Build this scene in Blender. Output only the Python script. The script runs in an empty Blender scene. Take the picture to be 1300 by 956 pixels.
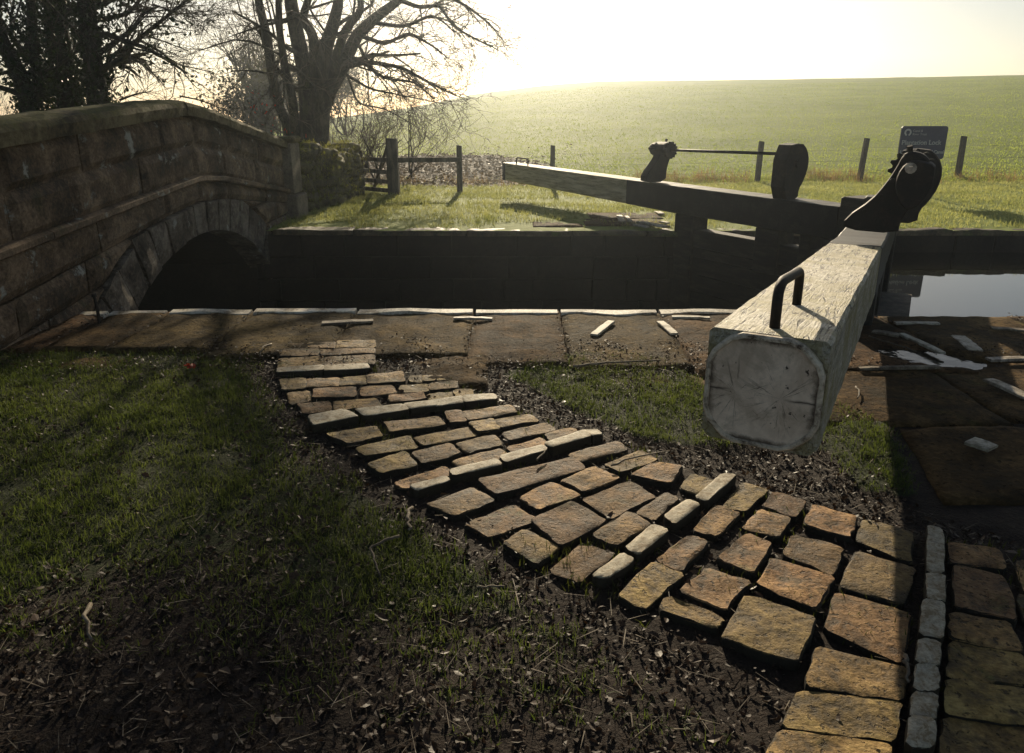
import bpy, math, random
import numpy as np
from mathutils import Vector, Matrix, noise

R = math.radians
random.seed(7)
rng = np.random.default_rng(7)
C = bpy.context.scene.collection
sc = bpy.context.scene

# ------------------------------------------------------------------ camera model (metres; z = 0 is the lock side paving)
F, CX, CY, EYE, TH = 930.0, 650.0, 433.0, 1.515, R(17.2)
CT, ST = math.cos(TH), math.sin(TH)

def ray(px, py):
    up = (CY - py) / F
    return ((px - CX) / F, CT + up * ST, -ST + up * CT)

def G(px, py, z=0.0):                     # survey point on the level z
    d = ray(px, py)
    t = (z - EYE) / d[2]
    return (d[0] * t, d[1] * t)

def V(px, py, Y):                         # survey point on the vertical plane at distance Y
    d = ray(px, py)
    t = Y / d[1]
    return (d[0] * t, Y, EYE + d[2] * t)

def topx(x, y, z=0.0):                    # world -> photo pixel
    dx, dy, dz = x, y, z - EYE
    f = dy * CT - dz * ST
    u = dy * ST + dz * CT
    return CX + F * dx / f, CY - F * u / f

def nz(x, y, z=0.0, s=1.0):
    return noise.noise(Vector((x * s, y * s, z * s)))

# ------------------------------------------------------------------ mesh helpers
class MB:
    def __init__(self):
        self.v, self.f = [], []
    def add(self, vs, fs):
        o = len(self.v)
        self.v.extend(vs)
        self.f.extend([tuple(i + o for i in f) for f in fs])
        return self
    def box(self, x0, x1, y0, y1, z0, z1, c=0.0):
        if c <= 0:
            self.add([(x0, y0, z0), (x1, y0, z0), (x1, y1, z0), (x0, y1, z0), (x0, y0, z1), (x1, y0, z1), (x1, y1, z1), (x0, y1, z1)],
                     [(0, 3, 2, 1), (4, 5, 6, 7), (0, 1, 5, 4), (1, 2, 6, 5), (2, 3, 7, 6), (3, 0, 4, 7)])
            return self
        bm = [(x0, y0), (x1, y0), (x1, y1), (x0, y1)]
        def ring(ins, z):
            a, b, d, e = x0 + ins, x1 - ins, y0 + ins, y1 - ins
            k = c * .8
            return [(a + k, d, z), (b - k, d, z), (b, d + k, z), (b, e - k, z), (b - k, e, z), (a + k, e, z), (a, e - k, z), (a, d + k, z)]
        return self.loft([ring(c, z0), ring(0, z0 + c), ring(0, z1 - c), ring(c, z1)])
    def loft(self, rings, cap=True):
        n = len(rings[0])
        vs = [p for r in rings for p in r]
        fs = []
        for k in range(len(rings) - 1):
            for i in range(n):
                j = (i + 1) % n
                fs.append((k * n + i, k * n + j, (k + 1) * n + j, (k + 1) * n + i))
        if cap:
            fs.append(tuple(range(n - 1, -1, -1)))
            fs.append(tuple((len(rings) - 1) * n + i for i in range(n)))
        return self.add(vs, fs)
    def tube(self, pts, rad, n=8, cap=True):
        pts = [Vector(p) for p in pts]
        if not hasattr(rad, '__len__'):
            rad = [rad] * len(pts)
        rings = []
        ref = None
        for i, p in enumerate(pts):
            d = (pts[min(i + 1, len(pts) - 1)] - pts[max(i - 1, 0)])
            if d.length < 1e-9: d = Vector((0, 0, 1))
            d.normalize()
            if ref is None:
                ref = d.orthogonal().normalized()
            a = ref - d * ref.dot(d)
            if a.length < 1e-6: a = d.orthogonal()
            a.normalize(); ref = a
            b = d.cross(a)
            rings.append([tuple(p + (a * math.cos(6.28318 * k / n) + b * math.sin(6.28318 * k / n)) * rad[i]) for k in range(n)])
        return self.loft(rings, cap)
    def prism(self, poly, y0, y1):         # poly in (x, z), extruded along y
        n = len(poly)
        # orientation
        return self.loft([[(p[0], y0, p[1]) for p in poly], [(p[0], y1, p[1]) for p in poly]])
    def build(self, name, mat, parent=None, org=None, local=False, smooth=False):
        me = bpy.data.meshes.new(name)
        vs = np.array(self.v, dtype=float)
        if org is not None: vs = vs - np.array(org)
        q = parent
        while q is not None and not local:
            vs = vs - np.array(q.location); q = q.parent
        me.from_pydata(vs.tolist(), [], self.f)
        if smooth:
            me.polygons.foreach_set('use_smooth', [True] * len(me.polygons))
        me.materials.append(mat)
        o = bpy.data.objects.new(name, me)
        C.objects.link(o)
        if org is not None: o.location = org
        if parent is not None: o.parent = parent
        fix_normals(me)
        return o

import bmesh
def fix_normals(me):
    if len(me.polygons) > 60000: return
    bm = bmesh.new(); bm.from_mesh(me)
    bmesh.ops.recalc_face_normals(bm, faces=bm.faces)
    bm.to_mesh(me); bm.free()

def crisp(o, deg=32):
    try: o.data.set_sharp_from_angle(angle=R(deg))
    except Exception: pass
    return o

def raw(name, verts, quads, mat, smooth=False):
    """big mesh from numpy arrays: verts (n,3), faces (m,k)"""
    me = bpy.data.meshes.new(name)
    verts = np.asarray(verts, dtype=np.float32); quads = np.asarray(quads, dtype=np.int32)
    m, k = quads.shape
    me.vertices.add(len(verts)); me.vertices.foreach_set('co', verts.ravel())
    me.loops.add(m * k); me.loops.foreach_set('vertex_index', quads.ravel())
    me.polygons.add(m)
    me.polygons.foreach_set('loop_start', np.arange(0, m * k, k, dtype=np.int32))
    me.polygons.foreach_set('use_smooth', np.full(m, smooth))
    me.update(calc_edges=True); me.validate()
    me.materials.append(mat)
    o = bpy.data.objects.new(name, me); C.objects.link(o)
    return o

def empty(name, loc, rz=0.0):
    o = bpy.data.objects.new(name, None); C.objects.link(o)
    o.location = loc; o.rotation_euler = (0, 0, rz); o.empty_display_size = .2
    return o

def tag(o, label, cat, group=None, kind=None):
    if label: o['label'] = label
    if cat: o['category'] = cat
    if group: o['group'] = group
    if kind: o['kind'] = kind
    return o

# ------------------------------------------------------------------ materials
def new_mat(name):
    m = bpy.data.materials.new(name); m.use_nodes = True
    nt = m.node_tree; nt.nodes.clear()
    out = nt.nodes.new('ShaderNodeOutputMaterial')
    return m, nt, out

class NT:
    def __init__(s, nt): s.nt = nt
    def n(s, t, **kw):
        x = s.nt.nodes.new(t)
        for k, v in kw.items():
            if k.startswith('i_'):
                key = k[2:].replace('_', ' ')
                x.inputs[key].default_value = v
            else: setattr(x, k, v)
        return x
    def l(s, a, b): s.nt.links.new(a, b)
    def ramp(s, fac, stops):
        r = s.nt.nodes.new('ShaderNodeValToRGB')
        cr = r.color_ramp
        while len(cr.elements) < len(stops): cr.elements.new(.5)
        for e, (p, c) in zip(cr.elements, stops):
            e.position = p; e.color = (c[0], c[1], c[2], 1) if hasattr(c, '__len__') else (c, c, c, 1)
        s.l(fac, r.inputs[0]); return r.outputs[0]
    def noise(s, co, scale, detail=4, rough=.6, dist=0.0):
        x = s.n('ShaderNodeTexNoise'); x.inputs['Scale'].default_value = scale
        x.inputs['Detail'].default_value = detail; x.inputs['Roughness'].default_value = rough
        x.inputs['Distortion'].default_value = dist
        s.l(co, x.inputs['Vector']); return x.outputs['Fac']
    def mix(s, fac, a, b, mode='MIX'):
        x = s.n('ShaderNodeMix', data_type='RGBA', blend_type=mode)
        for sock, val in ((x.inputs[0], fac), (x.inputs[6], a), (x.inputs[7], b)):
            if isinstance(val, (int, float)): sock.default_value = val
            elif isinstance(val, tuple): sock.default_value = (*val, 1)
            else: s.l(val, sock)
        return x.outputs[2]
    def math(s, op, a, b=None):
        x = s.n('ShaderNodeMath', operation=op)
        for i, val in enumerate((a, b)):
            if val is None: continue
            if isinstance(val, (int, float)): x.inputs[i].default_value = val
            else: s.l(val, x.inputs[i])
        return x.outputs[0]

def surface(name, dark, mid, light, scale=3.0, fine=40.0, rough=(.55, .9), bump=.5, bdist=.01, moss=None, moss_amt=.5, moss_scale=2.0,
            lichen=None, lichen_scale=5.0, lichen_cut=.66, stretch=None, rand=.0, spec=.4, up_moss=False, per_obj=False, vor=0.0, side=None, stain=None):
    m, nt, out = new_mat(name); t = NT(nt)
    tc = t.n('ShaderNodeTexCoord'); co = tc.outputs['Object']
    if stretch:
        mp = t.n('ShaderNodeMapping'); mp.inputs['Scale'].default_value = stretch
        t.l(co, mp.inputs['Vector']); co = mp.outputs[0]
    oi = t.n('ShaderNodeObjectInfo')
    if per_obj:
        va = t.n('ShaderNodeVectorMath', operation='ADD'); sm = t.n('ShaderNodeMath', operation='MULTIPLY'); sm.inputs[1].default_value = 37.0
        t.l(oi.outputs['Random'], sm.inputs[0]); t.l(co, va.inputs[0]); t.l(sm.outputs[0], va.inputs[1]); co = va.outputs[0]
    big = t.noise(co, scale, 5, .62, .3)
    fin = t.noise(co, fine, 6, .7)
    b2 = t.math('ADD', t.math('MULTIPLY', big, .62), t.math('MULTIPLY', fin, .38))
    col = t.ramp(b2, [(.40, dark), (.5, mid), (.6, light)])
    if rand > 0:
        hv = t.n('ShaderNodeHueSaturation')
        mr = t.n('ShaderNodeMapRange'); mr.inputs['To Min'].default_value = 1 - rand; mr.inputs['To Max'].default_value = 1 + rand
        t.l(oi.outputs['Random'], mr.inputs['Value']); t.l(mr.outputs[0], hv.inputs['Value'])
        mr2 = t.n('ShaderNodeMapRange'); mr2.inputs['To Min'].default_value = .48; mr2.inputs['To Max'].default_value = .512
        w = t.math('FRACT', t.math('MULTIPLY', oi.outputs['Random'], 17.3)); t.l(w, mr2.inputs['Value']); t.l(mr2.outputs[0], hv.inputs['Hue'])
        t.l(col, hv.inputs['Color']); col = hv.outputs[0]
    if moss:
        mn = t.noise(co, moss_scale, 6, .68, .4)
        if up_moss:
            ge = t.n('ShaderNodeNewGeometry'); sx = t.n('ShaderNodeSeparateXYZ'); t.l(ge.outputs['Normal'], sx.inputs[0])
            mn = t.math('ADD', mn, t.math('MULTIPLY', t.math('SUBTRACT', sx.outputs['Z'], .6), .25))
        mf = t.ramp(mn, [(max(0.0, .72 - moss_amt * .4), 0.0), (min(1.0, .86 - moss_amt * .4), 1.0)])
        mcol = t.ramp(fin, [(.35, tuple(c * .55 for c in moss)), (.65, tuple(c * 1.35 for c in moss))])
        col = t.mix(mf, col, mcol)
    if lichen:
        ln = t.noise(co, lichen_scale, 5, .72, .2)
        lf = t.ramp(ln, [(lichen_cut, 0.0), (lichen_cut + .05, 1.0)])
        col = t.mix(lf, col, lichen)
    if stain:
        sn = t.noise(co, scale * .55, 6, .75, .8); sn2 = t.noise(co, fine * .35, 5, .75, .3)
        sf = t.ramp(t.math('ADD', t.math('MULTIPLY', sn, .6), t.math('MULTIPLY', sn2, .4)), [(.5, 0.0), (.6, .85)])
        col = t.mix(sf, col, stain)
    if vor > 0:                                # pits
        pn = t.noise(co, vor, 3, .6); pf = t.ramp(pn, [(.60, 0.0), (.66, .8)]); col = t.mix(pf, col, tuple(c * .35 for c in dark))
    if side:                                   # joint shade painted into the colour: steep sides go near black
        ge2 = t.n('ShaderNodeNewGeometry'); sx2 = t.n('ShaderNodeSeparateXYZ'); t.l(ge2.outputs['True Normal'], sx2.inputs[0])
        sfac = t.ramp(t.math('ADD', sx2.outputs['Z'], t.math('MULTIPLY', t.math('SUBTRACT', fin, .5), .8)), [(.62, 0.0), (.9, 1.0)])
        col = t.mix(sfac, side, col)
    p = t.n('ShaderNodeBsdfPrincipled'); p.inputs['Specular IOR Level'].default_value = spec
    t.l(col, p.inputs['Base Color'])
    rr = t.n('ShaderNodeMapRange'); rr.inputs['To Min'].default_value = rough[0]; rr.inputs['To Max'].default_value = rough[1]
    t.l(big, rr.inputs['Value']); t.l(rr.outputs[0], p.inputs['Roughness'])
    h = t.math('ADD', t.math('MULTIPLY', big, .6), t.math('MULTIPLY', fin, .4))
    if vor > 0: h = t.math('SUBTRACT', h, t.math('MULTIPLY', pf, .35))
    bp = t.n('ShaderNodeBump'); bp.inputs['Strength'].default_value = bump; bp.inputs['Distance'].default_value = bdist
    t.l(h, bp.inputs['Height']); t.l(bp.outputs[0], p.inputs['Normal'])
    t.l(p.outputs[0], out.inputs[0])
    return m

def leafy(name, c1, c2, scale=1.5, trans=.45, rough=.6, tcol=1.3):
    m, nt, out = new_mat(name); t = NT(nt)
    tc = t.n('ShaderNodeTexCoord'); co = tc.outputs['Object']
    a = t.noise(co, scale, 3, .6); b = t.noise(co, scale * 30, 2, .6)
    f = t.math('ADD', t.math('MULTIPLY', a, .5), t.math('MULTIPLY', b, .5))
    col = t.ramp(f, [(.36, c1), (.64, c2)])
    p = t.n('ShaderNodeBsdfPrincipled'); p.inputs['Roughness'].default_value = rough; p.inputs['Specular IOR Level'].default_value = .3
    t.l(col, p.inputs['Base Color'])
    tr = t.n('ShaderNodeBsdfTranslucent'); t.l(t.mix(1.0, col, (tcol, tcol, tcol * .8), 'MULTIPLY'), tr.inputs['Color'])
    mx = t.n('ShaderNodeMixShader'); mx.inputs[0].default_value = trans
    t.l(p.outputs[0], mx.inputs[1]); t.l(tr.outputs[0], mx.inputs[2]); t.l(mx.outputs[0], out.inputs[0])
    return m

M = {}
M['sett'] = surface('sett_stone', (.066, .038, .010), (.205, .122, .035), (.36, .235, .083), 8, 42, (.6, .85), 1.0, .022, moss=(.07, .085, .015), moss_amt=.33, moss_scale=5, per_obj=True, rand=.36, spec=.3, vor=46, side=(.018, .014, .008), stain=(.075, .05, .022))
M['rib'] = surface('painted_rib_stone', (.16, .125, .07), (.42, .37, .27), (.66, .62, .5), 9, 70, (.5, .8), .8, .01, per_obj=True, rand=.12)
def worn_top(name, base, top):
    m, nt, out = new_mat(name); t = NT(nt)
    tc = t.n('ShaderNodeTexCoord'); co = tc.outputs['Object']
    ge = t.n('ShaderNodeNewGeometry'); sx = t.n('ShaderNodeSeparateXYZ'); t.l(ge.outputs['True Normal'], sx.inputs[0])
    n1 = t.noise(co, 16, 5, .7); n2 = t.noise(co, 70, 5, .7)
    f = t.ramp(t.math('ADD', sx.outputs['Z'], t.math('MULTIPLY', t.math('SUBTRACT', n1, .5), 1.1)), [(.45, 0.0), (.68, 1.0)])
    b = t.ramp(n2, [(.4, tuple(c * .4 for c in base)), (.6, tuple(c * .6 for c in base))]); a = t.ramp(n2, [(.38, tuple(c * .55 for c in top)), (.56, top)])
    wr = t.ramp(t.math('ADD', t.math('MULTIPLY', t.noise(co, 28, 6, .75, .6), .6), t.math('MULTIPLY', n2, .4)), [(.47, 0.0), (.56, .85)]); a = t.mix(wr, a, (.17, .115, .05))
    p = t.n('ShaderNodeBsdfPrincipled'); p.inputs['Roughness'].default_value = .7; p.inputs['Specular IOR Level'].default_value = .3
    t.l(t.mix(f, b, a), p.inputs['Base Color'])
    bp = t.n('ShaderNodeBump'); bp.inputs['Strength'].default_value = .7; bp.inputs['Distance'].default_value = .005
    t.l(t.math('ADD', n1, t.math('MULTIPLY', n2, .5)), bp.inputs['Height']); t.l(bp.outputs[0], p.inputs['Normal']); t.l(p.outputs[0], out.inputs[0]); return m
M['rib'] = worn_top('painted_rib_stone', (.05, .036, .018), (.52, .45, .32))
M['flag'] = surface('flag_stone', (.03, .018, .007), (.082, .05, .018), (.165, .106, .043), 3.4, 34, (.7, .95), 1.0, .03, moss=(.075, .08, .018), moss_amt=.28, moss_scale=1.7, spec=.06, vor=30, per_obj=True, rand=.12, stain=(.03, .022, .012))
M['edge'] = surface('painted_edge', (.16, .125, .075), (.55, .49, .38), (.78, .73, .62), 7, 45, (.5, .8), .6, .01)
M['bridge'] = surface('bridge_stone', (.03, .019, .010), (.14, .09, .052), (.30, .205, .125), 2.6, 40, (.65, .95), .8, .02, moss=(.06, .06, .018), moss_amt=.40, moss_scale=1.6, lichen=(.34, .33, .28), lichen_scale=4.2, lichen_cut=.6, spec=.25, stain=(.03, .022, .014))
M['vouss'] = surface('arch_stone', (.035, .026, .017), (.13, .10, .072), (.26, .215, .165), 3.5, 26, (.65, .95), .9, .02, lichen=(.33, .32, .28), lichen_scale=4.5, lichen_cut=.61, stain=(.02, .016, .012), spec=.25, per_obj=True)
M['coping'] = surface('parapet_coping', (.04, .03, .015), (.13, .10, .05), (.24, .19, .10), 2.0, 22, (.7, .95), 1.0, .04, moss=(.10, .09, .022), moss_amt=.62, moss_scale=2.2, up_moss=True, spec=.2)
M['pillar'] = surface('pillar_stone', (.09, .07, .05), (.19, .15, .105), (.28, .23, .17), 3, 30, (.65, .9), .8, .02, moss=(.08, .09, .02), moss_amt=.3, moss_scale=3, spec=.25)
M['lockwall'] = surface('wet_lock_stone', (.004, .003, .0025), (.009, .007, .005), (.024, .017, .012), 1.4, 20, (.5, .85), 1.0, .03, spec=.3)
M['farcope'] = surface('far_coping', (.035, .025, .012), (.09, .063, .03), (.17, .125, .062), 4.0, 30, (.45, .8), .9, .02, moss=(.1, .12, .02), moss_amt=.4, moss_scale=2.5)
M['drystone'] = surface('dry_stone', (.05, .04, .02), (.11, .09, .04), (.19, .16, .07), 3, 26, (.7, .95), 1.0, .04, moss=(.12, .105, .02), moss_amt=.6, moss_scale=2.5, up_moss=True)
M['black'] = surface('black_paint', (.006, .006, .006), (.013, .012, .011), (.035, .03, .025), 5, 50, (.45, .75), .4, .006, spec=.35)
M['rust'] = surface('black_iron', (.006, .005, .0045), (.011, .009, .008), (.03, .021, .015), 9, 70, (.55, .8), .5, .004, spec=.25)
M['leafwood'] = surface('gate_timber', (.008, .007, .005), (.02, .016, .011), (.05, .04, .028), 3, 30, (.55, .85), .8, .01, stretch=(1, 6, 6))
M['wood'] = surface('grey_timber', (.03, .025, .018), (.075, .06, .042), (.14, .115, .08), 4, 40, (.7, .95), .7, .008, stretch=(3, 3, .6))
M['batten'] = surface('pale_batten', (.16, .13, .085), (.42, .37, .28), (.62, .57, .46), 9, 50, (.55, .8), .5, .005, per_obj=True, rand=.12)
M['bark'] = surface('tree_bark', (.012, .0095, .0065), (.033, .027, .018), (.07, .058, .04), 4, 30, (.75, .95), 1.0, .04, moss=(.06, .065, .02), moss_amt=.4, moss_scale=1.5, stretch=(2, 2, .6))
M['twig'] = surface('twig_bark', (.03, .022, .014), (.065, .048, .03), (.12, .09, .058), 3, 20, (.6, .85), .2, .004)
M['stick'] = surface('dead_twig', (.06, .045, .03), (.15, .115, .075), (.3, .25, .18), 12, 80, (.6, .9), .5, .003)
M['ivy'] = leafy('ivy_leaf', (.012, .02, .006), (.035, .05, .014), 2, .25, .4)
M['grass'] = leafy('lawn_grass', (.036, .058, .010), (.118, .14, .033), 1.3, .5)
M['bankgrass'] = leafy('bank_grass', (.13, .15, .04), (.32, .31, .13), .8, .55, .6, 1.7)
M['deadgrass'] = leafy('dead_grass', (.14, .09, .04), (.34, .23, .11), 1.0, .45)
M['crop'] = leafy('field_grass', (.155, .2, .032), (.265, .3, .062), .25, .6, .6, 1.8)
M['litter'] = leafy('leaf_litter', (.014, .008, .005), (.066, .038, .023), 5, .15, .6)
M['palelitter'] = leafy('pale_leaves', (.05, .03, .017), (.2, .14, .09), 6, .3)
M['redleaf'] = leafy('red_leaves', (.22, .02, .008), (.45, .05, .015), 6, .4)
M['moss'] = leafy('moss_tufts', (.10, .105, .016), (.33, .31, .07), 2.0, .5)
M['bushleaf'] = leafy('hazy_bush_leaf', (.03, .03, .012), (.09, .08, .035), .6, .4)

def paint_mat(name, wood_top):
    m, nt, out = new_mat(name); t = NT(nt)
    tc = t.n('ShaderNodeTexCoord'); co = tc.outputs['Object']
    mp = t.n('ShaderNodeMapping'); mp.inputs['Scale'].default_value = (1.6, 22, 22); t.l(co, mp.inputs['Vector'])
    grain = t.noise(mp.outputs[0], 5, 6, .72, .5)
    mp2 = t.n('ShaderNodeMapping'); mp2.inputs['Scale'].default_value = (.55, 11, 11); t.l(co, mp2.inputs['Vector'])
    crk = t.noise(mp2.outputs[0], 3.0, 3, .5, .8)
    crack = t.ramp(t.math('ABSOLUTE', t.math('SUBTRACT', crk, .5)), [(.010, 1.0), (.026, 0.0)])
    brk = t.ramp(t.noise(co, 5.0, 3, .6), [(.42, 0.0), (.5, 1.0)]); crack = t.math('MULTIPLY', crack, brk)
    blot = t.noise(co, 4.5, 7, .72, .4); spot = t.noise(co, 40, 4, .75)
    paint = t.ramp(t.math('ADD', t.math('MULTIPLY', grain, .5), t.math('MULTIPLY', spot, .5)), [(.40, (.28, .23, .15)), (.5, (.56, .50, .38)), (.6, (.8, .75, .64))])
    dirt = t.ramp(blot, [(.42, 0.0), (.6, .85)])
    col = t.mix(dirt, paint, (.34, .28, .11))
    ge = t.n('ShaderNodeNewGeometry'); sx = t.n('ShaderNodeSeparateXYZ'); t.l(ge.outputs['Normal'], sx.inputs[0])
    top = t.ramp(sx.outputs['Z'], [(.45, .35), (.8, 1.0)])
    col = t.mix(t.math('MULTIPLY', crack, top), col, (.05, .038, .024))
    peel = t.ramp(t.math('ADD', t.math('MULTIPLY', grain, .6), t.math('MULTIPLY', blot, .4)), [(.56, 0.0), (.62, .8)])
    col = t.mix(t.math('MULTIPLY', peel, top), col, (.22, .17, .09))
    p = t.n('ShaderNodeBsdfPrincipled'); p.inputs['Roughness'].default_value = .6; p.inputs['Specular IOR Level'].default_value = .4
    t.l(col, p.inputs['Base Color'])
    bp = t.n('ShaderNodeBump'); bp.inputs['Strength'].default_value = .9; bp.inputs['Distance'].default_value = .012
    t.l(t.math('SUBTRACT', grain, t.math('MULTIPLY', crack, .8)), bp.inputs['Height']); t.l(bp.outputs[0], p.inputs['Normal'])
    t.l(p.outputs[0], out.inputs[0]); return m
M['paint'] = paint_mat('worn_white_paint', True)

def plate_mat():
    m, nt, out = new_mat('chipped_end_plate'); t = NT(nt)
    tc = t.n('ShaderNodeTexCoord'); co = tc.outputs['Object']
    # two rust bursts on the plate face (y, z in beam space)
    sx = t.n('ShaderNodeSeparateXYZ'); t.l(co, sx.inputs[0])
    n1 = t.noise(co, 7, 6, .7, .6)
    base = t.ramp(n1, [(.38, (.60, .45, .32)), (.6, (.86, .68, .51))])
    def burst(cy, cz, k):
        dy = t.math('SUBTRACT', sx.outputs['Y'], cy); dz = t.math('SUBTRACT', sx.outputs['Z'], cz)
        ang = t.math('ARCTAN2', dz, dy)
        rr = t.math('SQRT', t.math('ADD', t.math('MULTIPLY', dy, dy), t.math('MULTIPLY', dz, dz)))
        cb = t.n('ShaderNodeCombineXYZ'); t.l(t.math('MULTIPLY', ang, 4.2), cb.inputs[0]); t.l(t.math('MULTIPLY', rr, 5.0), cb.inputs[1]); cb.inputs[2].default_value = k
        ln = t.noise(cb.outputs[0], 1.6, 5, .7, .3)
        ray_ = t.ramp(ln, [(.575, 0.0), (.61, 1.0)])
        fall = t.ramp(rr, [(.0, 1.0), (.05, .8), (.13, 0.0)])
        return t.math('MULTIPLY', ray_, fall)
    f = t.math('ADD', burst(.055, BURST_Z, 1.0), burst(-.075, BURST_Z - .005, 5.0))
    col = t.mix(t.math('MULTIPLY', f, .85), base, (.05, .03, .02))
    ey = t.math('SUBTRACT', .172, t.math('ABSOLUTE', sx.outputs['Y'])); ez = t.math('SUBTRACT', .180, t.math('ABSOLUTE', t.math('SUBTRACT', sx.outputs['Z'], .72)))
    ed = t.math('MINIMUM', t.math('MINIMUM', ey, ez), t.math('SUBTRACT', t.math('MULTIPLY', t.math('ADD', ey, ez), .7), .025))
    ef = t.ramp(t.math('ADD', ed, t.math('MULTIPLY', t.math('SUBTRACT', t.noise(co, 26, 5, .75), .5), .045)), [(.020, 1.0), (.036, 0.0)])
    col = t.mix(t.math('MULTIPLY', ef, .9), col, (.045, .025, .012))
    wash = t.ramp(t.noise(co, 5, 6, .75, 1.0), [(.5, 0.0), (.68, .6)]); col = t.mix(wash, col, (.26, .19, .12))
    hc = t.math('ABSOLUTE', t.math('ADD', t.math('SUBTRACT', sx.outputs['Z'], .712), t.math('MULTIPLY', t.math('SUBTRACT', t.noise(co, 9, 3, .6), .5), .03)))
    hm = t.ramp(t.math('ABSOLUTE', t.math('ADD', sx.outputs['Y'], .01)), [(.07, 0.0), (.11, 1.0)])
    col = t.mix(t.math('MULTIPLY', t.ramp(hc, [(.0015, 1.0), (.005, 0.0)]), hm), col, (.035, .02, .012))
    sp = t.ramp(t.noise(co, 38, 3, .6), [(.66, 0.0), (.70, 1.0)])
    col = t.mix(sp, col, (.05, .03, .02))
    p = t.n('ShaderNodeBsdfPrincipled'); p.inputs['Roughness'].default_value = .55
    t.l(col, p.inputs['Base Color'])
    bp = t.n('ShaderNodeBump'); bp.inputs['Strength'].default_value = .4; bp.inputs['Distance'].default_value = .004
    t.l(n1, bp.inputs['Height']); t.l(bp.outputs[0], p.inputs['Normal'])
    t.l(p.outputs[0], out.inputs[0]); return m
BURST_Z = .71
M['plate'] = plate_mat()
M['oldpaint'] = surface('dirty_cream_paint', (.17, .135, .07), (.42, .34, .19), (.62, .53, .34), 3, 40, (.6, .85), .7, .006, stretch=(1, 8, 8), moss=(.12, .11, .03), moss_amt=.4)
M['platerim'] = surface('rusty_rim', (.07, .04, .02), (.52, .42, .3), (.74, .62, .46), 16, 70, (.5, .8), .6, .006)

def water_mat(name, col, bump, scale, ior=1.8, rough=.02):
    m, nt, out = new_mat(name); t = NT(nt)
    tc = t.n('ShaderNodeTexCoord'); co = tc.outputs['Object']
    p = t.n('ShaderNodeBsdfPrincipled'); p.inputs['Base Color'].default_value = (*col, 1); p.inputs['Roughness'].default_value = rough
    p.inputs['IOR'].default_value = ior
    bp = t.n('ShaderNodeBump'); bp.inputs['Strength'].default_value = bump; bp.inputs['Distance'].default_value = .01
    t.l(t.noise(co, scale, 2, .5), bp.inputs['Height']); t.l(bp.outputs[0], p.inputs['Normal'])
    t.l(p.outputs[0], out.inputs[0]); return m
M['water'] = water_mat('canal_water', (.012, .012, .009), .05, 2.5)
M['puddle'] = water_mat('puddle_water', (.03, .024, .016), .25, 14, 1.33, .06)

def ground_mat(name, grass1, grass2, soil1, soil2, soil3, gs, ss):
    """soil and turf, mixed by where the turf grows (point attribute 'turf')"""
    m, nt, out = new_mat(name); t = NT(nt)
    tc = t.n('ShaderNodeTexCoord'); co = tc.outputs['Object']
    at = t.n('ShaderNodeAttribute'); at.attribute_name = 'turf'
    n1 = t.noise(co, gs, 5, .65, .2); n2 = t.noise(co, ss, 6, .75, .4); n3 = t.noise(co, ss * 5, 4, .7)
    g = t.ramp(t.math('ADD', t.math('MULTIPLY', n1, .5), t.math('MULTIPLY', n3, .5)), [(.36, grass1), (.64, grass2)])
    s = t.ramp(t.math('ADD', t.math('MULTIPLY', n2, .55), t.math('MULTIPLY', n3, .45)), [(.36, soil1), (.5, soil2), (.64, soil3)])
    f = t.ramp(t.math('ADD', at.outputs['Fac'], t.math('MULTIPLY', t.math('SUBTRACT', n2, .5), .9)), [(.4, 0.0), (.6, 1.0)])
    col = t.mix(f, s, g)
    p = t.n('ShaderNodeBsdfPrincipled'); p.inputs['Roughness'].default_value = .85; p.inputs['Specular IOR Level'].default_value = .2
    t.l(col, p.inputs['Base Color'])
    bp = t.n('ShaderNodeBump'); bp.inputs['Strength'].default_value = .9; bp.inputs['Distance'].default_value = .03
    t.l(t.math('ADD', n2, t.math('MULTIPLY', n3, .6)), bp.inputs['Height']); t.l(bp.outputs[0], p.inputs['Normal'])
    t.l(p.outputs[0], out.inputs[0]); return m
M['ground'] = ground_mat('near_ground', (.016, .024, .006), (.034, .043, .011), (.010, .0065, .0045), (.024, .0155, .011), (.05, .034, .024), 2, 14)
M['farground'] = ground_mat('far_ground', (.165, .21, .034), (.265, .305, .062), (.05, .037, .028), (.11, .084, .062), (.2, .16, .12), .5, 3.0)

# ------------------------------------------------------------------ terrain
NEAR_EDGE, FAR_EDGE = 5.72, 10.12

def inpoly(px, py, poly):
    c = False; n = len(poly); j = n - 1
    for i in range(n):
        xi, yi = poly[i]; xj, yj = poly[j]
        if (yi > py) != (yj > py) and px < (xj - xi) * (py - yi) / (yj - yi) + xi: c = not c
        j = i
    return c

SETT_AREA = [G(*p) for p in [(352, 432), (478, 430), (480, 465), (560, 468), (625, 505), (765, 552), (930, 605), (1090, 655), (1180, 672), (1300, 690), (1330, 960), (960, 960), (950, 860), (880, 815), (740, 760), (600, 690), (500, 620), (400, 540), (350, 470)]]
LAWN_PATCH = [G(*p) for p in [(640, 470), (700, 447), (780, 443), (850, 455), (900, 490), (1060, 505), (1120, 530), (1150, 570), (1160, 620), (1100, 612), (1040, 560), (900, 560), (800, 545), (700, 500)]]
PAVE = [G(*p) for p in [(480, 440), (640, 452), (800, 440), (900, 470), (1080, 470), (1140, 540), (1170, 640), (1400, 700), (1900, 640), (1900, 380), (480, 380)]]

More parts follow.
